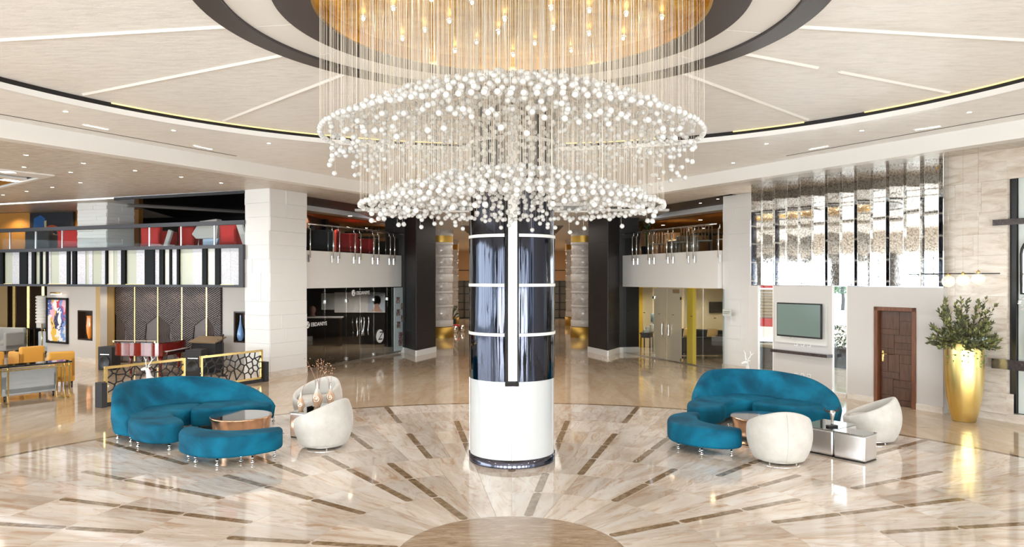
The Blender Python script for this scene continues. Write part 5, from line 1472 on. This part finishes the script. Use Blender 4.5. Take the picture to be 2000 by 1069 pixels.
def screen(label, t0, t1, seed):
    q = SL+su*t0; W_ = t1-t0
    t = thing('lattice_screen', label, 'screen', (q.x, q.y, 0), angS)
    MB().bx(0, W_, -.05, .05, 0, .085).obj('base_rail', M_dk_f, t)
    z0, z1, fw_ = .085, .86, .055
    for a, b, c, d in ((0, W_, z0, z0+fw_), (0, W_, z1-fw_, z1), (0, fw_, z0+fw_, z1-fw_), (W_-fw_, W_, z0+fw_, z1-fw_)):
        MB().bx(a, b, -.03, .03, c, d).obj('gold_frame', M_gold, t)
    o = lattice(W_-2*fw_, z1-z0-2*fw_, seed).obj('lattice', M_black, t); o.location = (fw_, 0, z0+fw_)
    return t
t_of = lambda px: (online(px, SL, SL+su)-SL).length*(1 if px > 193 else -1)
s1 = screen('gold-framed black branch-pattern screen left of the gate, behind the left teal sofa', t_of(204), t_of(361), 3)
s2 = screen('gold-framed black branch-pattern screen right of the gate, ending at the white pillar', t_of(391), t_of(512), 8)
for px, px2, lb_ in ((192, 203, 'low dark end post left of the left lattice screen'), (512.5, 519, 'low dark end post of the right lattice screen at the white pillar')):
    a, b = t_of(px), t_of(px2); q = SL+su*a
    o = MB().bx(0, b-a, -.12, .12, 0, .53).obj('end_post', M_dk_f, None, .006); o.location = (q.x, q.y, 0); o.rotation_euler = (0, 0, angS); tag(o, lb_, 'post')
q = SL+su*t_of(362); gt = thing('low_gate', 'low dark gate with a chrome latch between the two lattice screens', 'gate', (q.x, q.y, 0), angS)
gw = t_of(390)-t_of(362)
for a, b, c, d in ((0, .06, 0, .55), (gw-.09, gw, 0, .58), (.06, gw-.09, .40, .53), (.06, gw-.09, .02, .12)): MB().bx(a, b, -.05, .05, c, d).obj('gate_bar', M_dk_f, gt)
MB().sphere((gw-.02, -.07, .45), .03, 8, 6).obj('latch', M_chrome, gt)

# lounge furniture at far left
cf = thing('lounge_armchair', 'x', 'armchair')
COL.objects.unlink(cf); bpy.data.objects.remove(cf)
tub_sofa('lounge_armchair', 'light grey armchair seen from behind, nearest the end of the black console', 'armchair', (-11.30, 16.72, 0), R_(-124), 1.12, M_grey_f, M_dkwood, d=.8, h=.74, lh=.12)
tub_sofa('lounge_armchair', 'light grey armchair seen from behind at the left frame edge', 'armchair', (-11.98, 15.74, 0), R_(-124), 1.12, M_grey_f, M_steel, d=.8, h=.74, lh=.12)
cu = Vector((-.56, -.83)); q = Vector((-10.22, 16.72))
ct_ = thing('console_table', 'long black glass console table on brass legs behind the grey armchairs', 'table', (q.x, q.y, 0), math.atan2(cu.y, cu.x))
MB().bx(-.05, 2.6, -.40, .02, .81, .85).obj('table_top', M_gloss_black, ct_, .005)
for z in (.74,): 
    for y in (-.38, 0): MB().bx(0, 2.5, y-.012, y+.012, z-.012, z+.012).obj('brass_rail', M_gold, ct_)
for x in (.0, .10, 1.25, 2.4):
    for y in (-.38, 0): MB().bx(x-.014, x+.014, y-.014, y+.014, 0, .81).obj('leg', M_gold, ct_)
    MB().bx(x-.012, x+.012, -.38, 0, .0, .025).obj('foot_bar', M_gold, ct_)
tub_sofa('lounge_armchair', 'mustard yellow armchair just beyond the end of the black console', 'armchair', (-11.45, 18.35, 0), R_(-142), .56, M_yellow_f, h=.92, sh=.44, d=.62, lh=.16)
tub_sofa('lounge_armchair', 'mustard yellow armchair behind the grey armchairs, facing the far wall', 'armchair', (-13.35, 19.9, 0), R_(-120), .62, M_yellow_f, h=.90, sh=.44, d=.72, lh=.16)
tub_sofa('lounge_armchair', 'mustard yellow armchair at the left frame edge above the grey armchair', 'armchair', (-14.0, 19.1, 0), R_(-110), .74, M_yellow_f, h=.80, sh=.42, d=.72, lh=.16)
tub_sofa('sofa', 'pale grey sofa at the far left before the tan wall', 'sofa', (-19.15, 26.8, 0), R_(-12), 1.9, M_grey_f, d=.9, h=.92, sh=.46, n=2)
tub_sofa('lounge_armchair', 'pale blue armchair partly hidden behind the edge of the painting wall', 'armchair', (-16.8, 26.6, 0), R_(150), .8, mat('ice_fabric', (.60, .68, .76), .8), h=.82)
pillow('small grey cushion on the far left pale sofa', (-19.5, 26.55, .64), (R_(70), 0, R_(-12)), M_grey_f, .4)
t = thing('coffee_table', 'low black coffee table at the left frame edge before the pale grey sofa', 'table', (-17.6, 23.0, 0), R_(-20))
MB().bx(-.7, .7, -.4, .4, .40, .45).obj('table_top', M_gloss_black, t)
for x in (-.62, .62):
    for y in (-.34, .34): MB().bx(x-.02, x+.02, y-.02, y+.02, 0, .40).obj('leg', M_gold, t)
st(MB().slab((-18.8, 29.2), (-20.6, 29.6), .2, 0, 2.52, -1).obj('wall_dark_panels', M_dkwood))
st(MB().slab((-20.5, 29.4), (-23.5, 28.0), .2, 0, 2.52, -1).obj('wall_lounge_tan', M_tan))
st(MB().slab((-23.4, 28.1), (-26, 22), .2, 0, 5.2, -1).obj('wall_lounge_left', M_tan))
st(MB().slab((-15.9, 30.2), (-19.0, 29.2), .2, 0, 2.52, -1).obj('wall_dark_panels', M_dkwood))
for px in (28, 56, 85):
    q = Vector(((px-1000)/F*29.0, 29.0)); o = st(MB().box((0, 0, 1.25), (.10, .06, 2.45)).obj('trim_gold_strip', M_gold)); o.location = (q.x, q.y, 0)
t = thing('bar_console', 'tall slim brass and black console with a white box on it at the far left', 'table', (-18.1, 27.6, 0))
MB().bx(-.5, .42, -.2, .2, .83, .87).obj('table_top', M_gloss_black, t)
for x in (-.48, -.2, .0, .40):
    for y in (-.18, .18): MB().bx(x-.015, x+.015, y-.015, y+.015, 0, .83).obj('leg', M_gold, t)
MB().bx(-.45, .40, .1, .14, .1, .8).obj('back', M_black, t)
o = MB().bx(-.13, .13, -.1, .1, 0, .22).obj('white_box', M_paper, None, .01); o.location = (-17.95, 27.6, .87); tag(o, 'small white box on the slim brass console at the far left', 'box')
t = thing('stacked_wall_lamp', 'wavy white stacked shade lamp standing beside the painting wall', 'lamp', (-16.72, 25.75, 0))
for k in range(9): MB().lathe([(.15, 0), (.20, .03), (.20, .08), (.15, .11)], (0, 0, 1.15+.11*k), 20).obj('shade_ring', M_white2, t)
MB().tube([(0, 0, 0), (0, 0, 1.2)], .02, 6).obj('pole', M_gold, t); MB().lathe([(.16, 0), (.16, .03)], n=20).obj('base', M_gold, t)

# ================================================================== FOREGROUND SEATING
chrome_leg = MB().lathe([(.028, 0), (.030, .008), (.012, .02), (.012, .05), (.024, .055), (.024, .075), (.014, .08), (.014, .125)], n=12).mesh('leg', M_chrome)
O = Vector((-5.6, 11.7))
def rel2(pts): return [(p[0]-O.x, p[1]-O.y)+tuple(p[2:]) for p in pts]
sofa = thing('curved_sofa', 'large curved teal velvet sofa in front of the lattice screens', 'sofa', (O.x, O.y, 0), 0)
lobe = rel2([(-6.45, 12.12), (-6.15, 11.72), (-5.72, 11.46), (-5.42, 11.50), (-5.34, 11.74), (-5.50, 12.06), (-5.80, 12.40), (-5.80, 12.80), (-5.72, 13.1), (-5.85, 13.55), (-6.35, 13.45), (-6.75, 12.95), (-6.72, 12.45)])
long_ = rel2([(-5.70, 12.84), (-5.2, 13.05), (-4.78, 13.22), (-4.56, 13.42), (-4.54, 13.68), (-4.80, 13.92), (-5.3, 14.05), (-5.80, 13.80)])
def ccw(p):
    a = sum(p[i][0]*p[(i+1) % len(p)][1]-p[(i+1) % len(p)][0]*p[i][1] for i in range(len(p)))
    return p if a > 0 else p[::-1]
mb = MB(); blob(mb, ccw(cat_rom(lobe, 5)), .12, .43, .07, .05); mb.obj('seat_lobe', M_teal, sofa)
mb = MB(); blob(mb, ccw(cat_rom(long_, 5)), .12, .42, .06, .05); mb.obj('seat', M_teal, sofa)
bc = rel2([(-6.40, 12.04, .44), (-6.70, 12.20, .54), (-6.94, 12.60, .84), (-7.06, 13.10, .88), (-6.88, 13.60, .88), (-6.40, 14.02, .87), (-5.75, 14.26, .80), (-5.15, 14.24, .64), (-4.72, 14.00, .49), (-4.50, 13.68, .43)])
bc = cat_rom(bc, 6, closed=False)
mb = MB(); vs = []; fs = []
nb_ = len(bc); K = 14
for i, (x, y, h) in enumerate(bc):
    a = Vector(bc[max(0, i-1)][:2]); b = Vector(bc[min(nb_-1, i+1)][:2]); tt = (b-a).normalized(); inn = Vector((tt.y, -tt.x))   # towards the seat
    f_ = i/(nb_-1); wgt = min(1, f_/.10, (1-f_)/.08); wgt = math.sin(max(wgt, .12)*PI/2)
    bw = (.16+.34*min(1, (h-.3)/.5))*wgt+.03; tw_ = .13*wgt+.02
    prof = [(.02, .12), (0, .16), (-.03, .35), (-.02, h-.08), (.0, h-.03), (.03, h-.005), (.06*wgt+.02, h), (tw_, h-.01), (tw_+.03, h-.05), (tw_+(bw-tw_)*.45, (h+.40)/2), (bw*.9, .42), (bw, .36), (bw, .2), (bw*.8, .12)]
    for o_, z in prof:
        vs.append((x+inn.x*o_, y+inn.y*o_, z))
for i in range(nb_-1):
    for k in range(K):
        fs.append((i*K+k, i*K+(k+1) % K, (i+1)*K+(k+1) % K, (i+1)*K+k))
fs.append(tuple(range(K-1, -1, -1))); fs.append(tuple((nb_-1)*K+k for k in range(K)))
mb.add(vs, fs, True)
ob = mb.obj('backrest', M_teal, sofa)
bmx = bmesh.new(); bmx.from_mesh(ob.data); bmesh.ops.recalc_face_normals(bmx, faces=bmx.faces); bmx.to_mesh(ob.data); bmx.free()
for x, y in ((-6.78, 12.45), (-6.42, 12.20), (-6.12, 11.85), (-5.50, 11.62), (-5.35, 12.05), (-6.95, 13.2), (-6.0, 13.9), (-5.62, 13.0), (-4.6, 13.5), (-4.6, 13.95)):
    link('leg', chrome_leg, sofa, (x-O.x, y-O.y, 0))
copy_tree(sofa, (3.50, 13.22, 0), R_(-71), 'large curved teal velvet sofa in front of the television wall')
OB = Vector((-4.35, 11.0))
bench = thing('curved_bench', 'crescent teal velvet bench in the left seating group, nearest the camera', 'bench', (OB.x, OB.y, 0))
pb_ = [(-5.12, 11.15), (-4.98, 10.86), (-4.65, 10.62), (-4.28, 10.52), (-3.92, 10.66), (-3.64, 10.92), (-3.56, 11.20), (-3.66, 11.38), (-3.95, 11.22), (-4.30, 11.10), (-4.68, 11.20), (-5.0, 11.42), (-5.12, 11.36)]
pb_ = [(p[0]-OB.x, p[1]-OB.y) for p in pb_]
mb = MB(); blob(mb, ccw(cat_rom(pb_, 5)), .12, .43, .06, .05); mb.obj('seat', M_teal, bench)
for x, y in ((-5.0, 11.2), (-4.74, 10.85), (-4.34, 10.66), (-4.08, 10.9), (-3.88, 10.82), (-3.68, 11.22)): link('leg', chrome_leg, bench, (x-OB.x, y-OB.y, 0))
copy_tree(bench, (3.02, 11.82, 0), R_(-75), 'crescent teal velvet bench in the right seating group, beside the copper table')
ctb = thing('round_coffee_table', 'round copper drum table with smoked glass top between the left teal sofa and bench', 'table', (-4.62, 12.35, 0))
MB().lathe([(.50, .012), (.475, .05), (.455, .16), (.47, .30), (.505, .40), (.505, .415), (.49, .418)], n=64).obj('drum', M_copper, ctb)
MB().lathe([(.46, 0), (.50, .002), (.50, .012)], n=48).obj('base_ring', M_gloss_black, ctb)
MB().lathe([(.001, .412), (.49, .412), (.49, .42)], n=48, smooth=False).obj('glass_top', M_gloss_black, ctb)
copy_tree(ctb, (4.22, 12.25, 0), 0, 'round copper drum table with smoked glass top before the right teal sofa')

def tub_chair(loc, rz, label):
    t = thing('tub_chair', label, 'armchair', loc, rz, 'cream egg-shaped tub chairs')
    n = 48; prof = []
    def rim(a): return .59+.185*math.sin(a)    # high at local +y
    def rad(z): return .475*math.sqrt(max(.02, 1-((z-.42)/(.58 if z < .42 else .62))**2))
    vs = []; fs = []; m_ = 12
    for j in range(m_+1):
        for i in range(n):
            a = 2*PI*i/n; z = .05+(rim(a)-.05)*j/m_; r = rad(z); vs.append((r*math.cos(a), r*math.sin(a), z))
    for j, (dr, dz) in enumerate(((.012, .018), (.035, .026), (.062, .018), (.075, -.01))):
        for i in range(n):
            a = 2*PI*i/n; z = rim(a); r = rad(z)-dr; vs.append((r*math.cos(a), r*math.sin(a), z+dz))
    for j in range(1, 6):
        for i in range(n):
            a = 2*PI*i/n; z = rim(a)-.01+(.36-rim(a)+.01)*j/5; r = rad(z)-.09; vs.append((r*math.cos(a), r*math.sin(a), z))
    R = m_+1+4+5
    for j in range(R-1):
        for i in range(n): fs.append((j*n+i, j*n+(i+1) % n, (j+1)*n+(i+1) % n, (j+1)*n+i))
    fs.append(tuple(range(n-1, -1, -1))); fs.append(tuple((R-1)*n+i for i in range(n)))
    MB().add(vs, fs, True).obj('shell', M_ball_f, t)
    mb = MB(); blob(mb, [(.36*math.cos(2*PI*i/32), .36*math.sin(2*PI*i/32)-.01) for i in range(32)], .34, .45, .04); mb.obj('seat_cushion', M_ball_f, t)
    mb = MB(); mb.box((0, rad(.4)+.0, .4), (.004, .004, .5)); 
    seam = [(0, rad(z)+.001, z) for z in [.07+.70*k/10 for k in range(11)]]
    MB().tube(seam, .003, 4).obj('seam', mat('seam_thread', (.55, .52, .48), .8), t)
    MB().lathe([(.30, .02), (.31, .035), (.30, .05)], n=40).obj('chrome_ring', M_chrome, t)
    for k in range(4): MB().lathe([(.016, 0), (.016, .03)], (.27*math.cos(k*PI/2+.8), .27*math.sin(k*PI/2+.8), 0), 10).obj('glide', M_chrome, t)
    return t
# rz: local +y (high back) direction
c1 = tub_chair((-3.09, 11.88, 0), R_(-112), 'cream tub chair nearer the camera in the left group, beside the vase table')
copy_tree(c1, (-3.80, 14.15, 0), R_(-32), 'cream tub chair farther back in the left group, behind the three vases')
copy_tree(c1, (4.03, 10.92, 0), R_(175), 'cream tub chair seen from behind beside the right copper table')
copy_tree(c1, (6.10, 12.26, 0), R_(-114), 'cream tub chair turned sideways right of the mirrored box table', scale=(.95, .95, .95))

def box_table(poly, h, label, group=None):
    c = sum((Vector(p) for p in poly), Vector((0, 0)))/len(poly)
    P = [Vector(p)-c for p in poly]
    t = thing('mirrored_box_table', label, 'table', (c.x, c.y, 0), 0, group)
    MB().prism(P, .015, h-.012).obj('body', mat('silver_leaf', (.86, .86, .88), .30, 1.), t, .03, 4)
    MB().prism([p*.96 for p in P], 0, .02).obj('plinth', M_black, t)
    MB().prism([p*1.01 for p in P], h-.012, h).obj('mirror_top', mat('grey_mirror', (.50, .52, .52), .04, 1.), t, .004)
    return t
A_, ux, uy = Vector((4.93, 11.10)), Vector((.62, -.79)), Vector((.79, .62))
box_table([A_, A_+ux*.48, A_+ux*.48+uy*.38, A_+uy*.38], .415, 'silver box table with mirror top between the two right tub chairs, nearer the camera')
B0 = A_-ux*.02+uy*.02
box_table([B0-ux*.55, B0, B0+uy*.75, B0-ux*.55+uy*.75], .415, 'silver box table carrying the bull figurine, behind the seen-from-behind tub chair')
D_ = Vector((-3.84, 12.50)); vx = Vector((.35, .937)); vy = Vector((.937, -.35))
box_table([D_, D_+vy*.42, D_+vy*.42+vx*1.05, D_+vx*1.05], .45, 'mirrored box table with three bottle vases in the left group')
def bottle_vase(loc, h, label, twigs, seed, beads=False):
    t = thing('bottle_vase', label, 'vase', loc, 0, 'pearly bottle vases on the left mirrored table')
    s_ = h/.46
    m = mat('pearl_vase', (.78, .66, .56), .16, .3, coat=.7)
    if not m.get('done'):
        m['done'] = 1
        tc = N(m, 'ShaderNodeTexCoord'); sp = N(m, 'ShaderNodeSeparateXYZ'); cr = N(m, 'ShaderNodeValToRGB'); e = cr.color_ramp.elements
        e[0].position = .18; e[0].color = (.78, .50, .32, 1); e[1].position = .30; e[1].color = (.80, .77, .74, 1)
        L(m, tc.outputs['Object'], sp.inputs[0]); L(m, sp.outputs[2], cr.inputs[0]); L(m, cr.outputs[0], BS(m).inputs['Base Color'])
    MB().lathe([(.05*s_, 0), (.062*s_, .03*s_), (.092*s_, .12*s_), (.088*s_, .18*s_), (.05*s_, .27*s_), (.024*s_, .34*s_), (.018*s_, .42*s_), (.024*s_, .46*s_)], n=28).obj('body', m, t)
    MB().tube([(0.0+.05*s_*math.cos(a), -.085*s_, .15*s_+.05*s_*math.sin(a)) for a in [2*PI*k/16 for k in range(16)]], .006, 5, closed=True).obj('medallion', M_chrome, t)
    rnd = random.Random(seed); mb = MB(); bb = MB()
    for k in range(twigs):
        a = rnd.uniform(0, 6.28); sp_ = rnd.uniform(.08, .24)*s_; top = h+rnd.uniform(.22, .42)
        e = Vector((math.cos(a)*sp_, math.sin(a)*sp_, top)); mb.tube([(0, 0, .1), (e.x*.25, e.y*.25, h+.05), e], [.003, .003, .0018], 4)
        if beads:
            for j in range(5): bb.sphere(e+Vector((rnd.uniform(-.05, .05), rnd.uniform(-.05, .05), rnd.uniform(-.12, .05))), .009, 6, 4)
    mb.obj('twigs', mat('bronze_twig', (.40, .22, .14), .4), t)
    if beads: bb.obj('beads', M_copper, t)['kind'] = 'stuff'
    return t
bottle_vase((-3.68, 12.62, .45), .34, 'small pearly bottle vase at the near left corner of the mirrored table', 2, 2)
bottle_vase((-3.49, 12.98, .45), .46, 'tallest pearly bottle vase in the middle of the mirrored table', 7, 5, True)
bottle_vase((-3.33, 13.28, .45), .38, 'pearly bottle vase at the far end of the mirrored table', 5, 9, True)
# bull figurine
bu = thing('bull_figurine', 'small chrome bull skull figurine with curved horns on a black block', 'figurine', (5.03, 11.38, .415), R_(15))
MB().bx(-.085, .085, -.04, .04, 0, .03).obj('block', M_black, bu, .004)
skin('skull', [(0, 0, .03), (0, -.005, .09), (0, -.01, .15), (0, -.015, .21), (0, -.01, .245), (-.05, 0, .25), (.05, 0, .25)], [(0, 1), (1, 2), (2, 3), (3, 4), (4, 5), (4, 6)], [.018, .020, .028, .038, .036, .02, .02], M_chrome, bu)
for s in (-1, 1): MB().tube([(s*.04, 0, .25), (s*.09, 0, .245), (s*.125, 0, .27), (s*.14, 0, .32)], [.016, .014, .010, .003], 8).obj('horn', M_dkwood, bu)
# deer
def deer(loc, rz, label):
    t = thing('deer_statue', label, 'statue', loc, rz)
    M_d = mat('white_porcelain', (.90, .90, .90), .25, coat=.4)
    V = [(0, 0, .52), (.14, 0, .53), (.27, 0, .52), (-.13, 0, .55), (-.20, 0, .66), (-.22, 0, .80), (-.25, 0, .865), (-.33, 0, .85), (-.385, 0, .825), (.33, 0, .58), (.375, 0, .62)]
    Eg = [(0, 1), (1, 2), (0, 3), (3, 4), (4, 5), (5, 6), (6, 7), (7, 8), (2, 9), (9, 10)]
    Rr = [.095, .09, .085, .09, .062, .042, .050, .036, .022, .028, .014]
    k = len(V)
    for x, y, hx in ((-.13, .05, 3), (-.13, -.05, 3), (.26, .05, 2), (.26, -.05, 2)):
        back = x > 0
        V += [(x, y, .42), (x+(.02 if back else 0), y, .26 if not back else .30), (x+(.05 if back else .0), y, .17), (x+(.03 if back else 0), y, .015)]
        Rr += [.045, .024, .018, .020]; Eg += [(hx, k), (k, k+1), (k+1, k+2), (k+2, k+3)]; k += 4
    skin('body', V, Eg, Rr, M_d, t)
    for s in (-1, 1):
        MB().tube([(-.24, s*.02, .90), (-.22, s*.07, .97), (-.20, s*.10, 1.04), (-.24, s*.11, 1.12)], [.014, .012, .010, .004], 6).obj('antler', M_d, t)
        MB().tube([(-.205, s*.095, 1.02), (-.15, s*.13, 1.08)], [.009, .003], 6).obj('antler', M_d, t)
        MB().tube([(-.235, s*.03, .885), (-.21, s*.085, .91)], [.018, .005], 6).obj('ear', M_d, t)
    return t
dd = deer((-7.42, 15.15, 0), R_(-10), 'white deer statue behind the left teal sofa')
copy_tree(dd, (5.52, 16.4, 0), R_(20), 'white deer statue behind the right teal sofa by the white pillar')

# ================================================================== BEHIND THE CAMERA: glazed entrance front, and outer shell
fr = st(empty('wall_entrance'))
for i in range(13):
    x = -24+4*i
    MB().bx(x-.5, x+.5, -7.9, -7.4, 0, 4.2).obj('mullion_column', mat('entrance_brown', (.10, .085, .075), .4), fr)
    if i < 12:
        MB().bx(x+.5, x+3.5, -7.72, -7.70, .1, 4.05).obj('pane', M_glass, fr)
        for k in (1, 2): MB().bx(x+4*k/3-.03, x+4*k/3+.03, -7.75, -7.67, 0, 4.05).obj('mullion', M_dkwood, fr)
MB().bx(-24.3, 24.3, -7.9, -7.5, 4.05, ZL+.1).obj('header', M_white, fr)
MB().bx(-24.3, 24.3, -7.78, -7.62, 2.35, 2.45).obj('transom', M_dkwood, fr)
st(MB().bx(-34, 34, -40, -8.0, -.12, -.04).obj('exterior_forecourt', mat('forecourt', (.55, .54, .52), .6)))
mb = MB(); mt = MB()
for i, x in enumerate((-19, -11.5, -4, 6, 14)):
    y = -20-(i % 2)*3
    mt.tube([(x, y, 0), (x+.2, y, 2), (x, y+.2, 4)], [.2, .14, .08], 8)
    for c, r in (((0, 0, 3.0), 1.7), ((1, .2, 4.2), 1.5), ((-.9, 0, 4.5), 1.5)): shrub(mb, (c[0]+x, c[1]+y, c[2]-1), r, 1.6, 260, random.Random(i*7+int(c[2])), .28)
ext = st(empty('exterior_trees')); mt.obj('trunks', M_dkwood, ext)['kind'] = 'stuff'; mb.obj('foliage', mat('tree_leaf', (.12, .24, .08), .5), ext)['kind'] = 'stuff'
# left side, out of view: glazing added to admit side fill, and walls
fl_ = st(empty('wall_left'))
MB().bx(-24.2, -23.9, -7.7, 22.5, 4.4, ZL+.1).obj('header', M_white, fl_)
for i in range(9):
    y = -7.5+3.75*i
    MB().bx(-24.2, -23.9, y-.2, y+.2, 0, 4.4).obj('mullion_column', M_white, fl_)
    if i < 8: MB().bx(-24.06, -24.04, y+.2, y+3.55, .1, 4.4).obj('pane', M_glass, fl_)
st(MB().bx(-24.2, -23.9, 22.5, 35, 0, ZL).obj('wall_left_far', M_wall))
st(MB().bx(-24, -6, 33.9, 34.1, 0, 5.3).obj('wall_back_left', M_dkwood))
st(MB().bx(4, 10.6, 33.9, 34.1, 0, 5.3).obj('wall_back_right', M_wall))
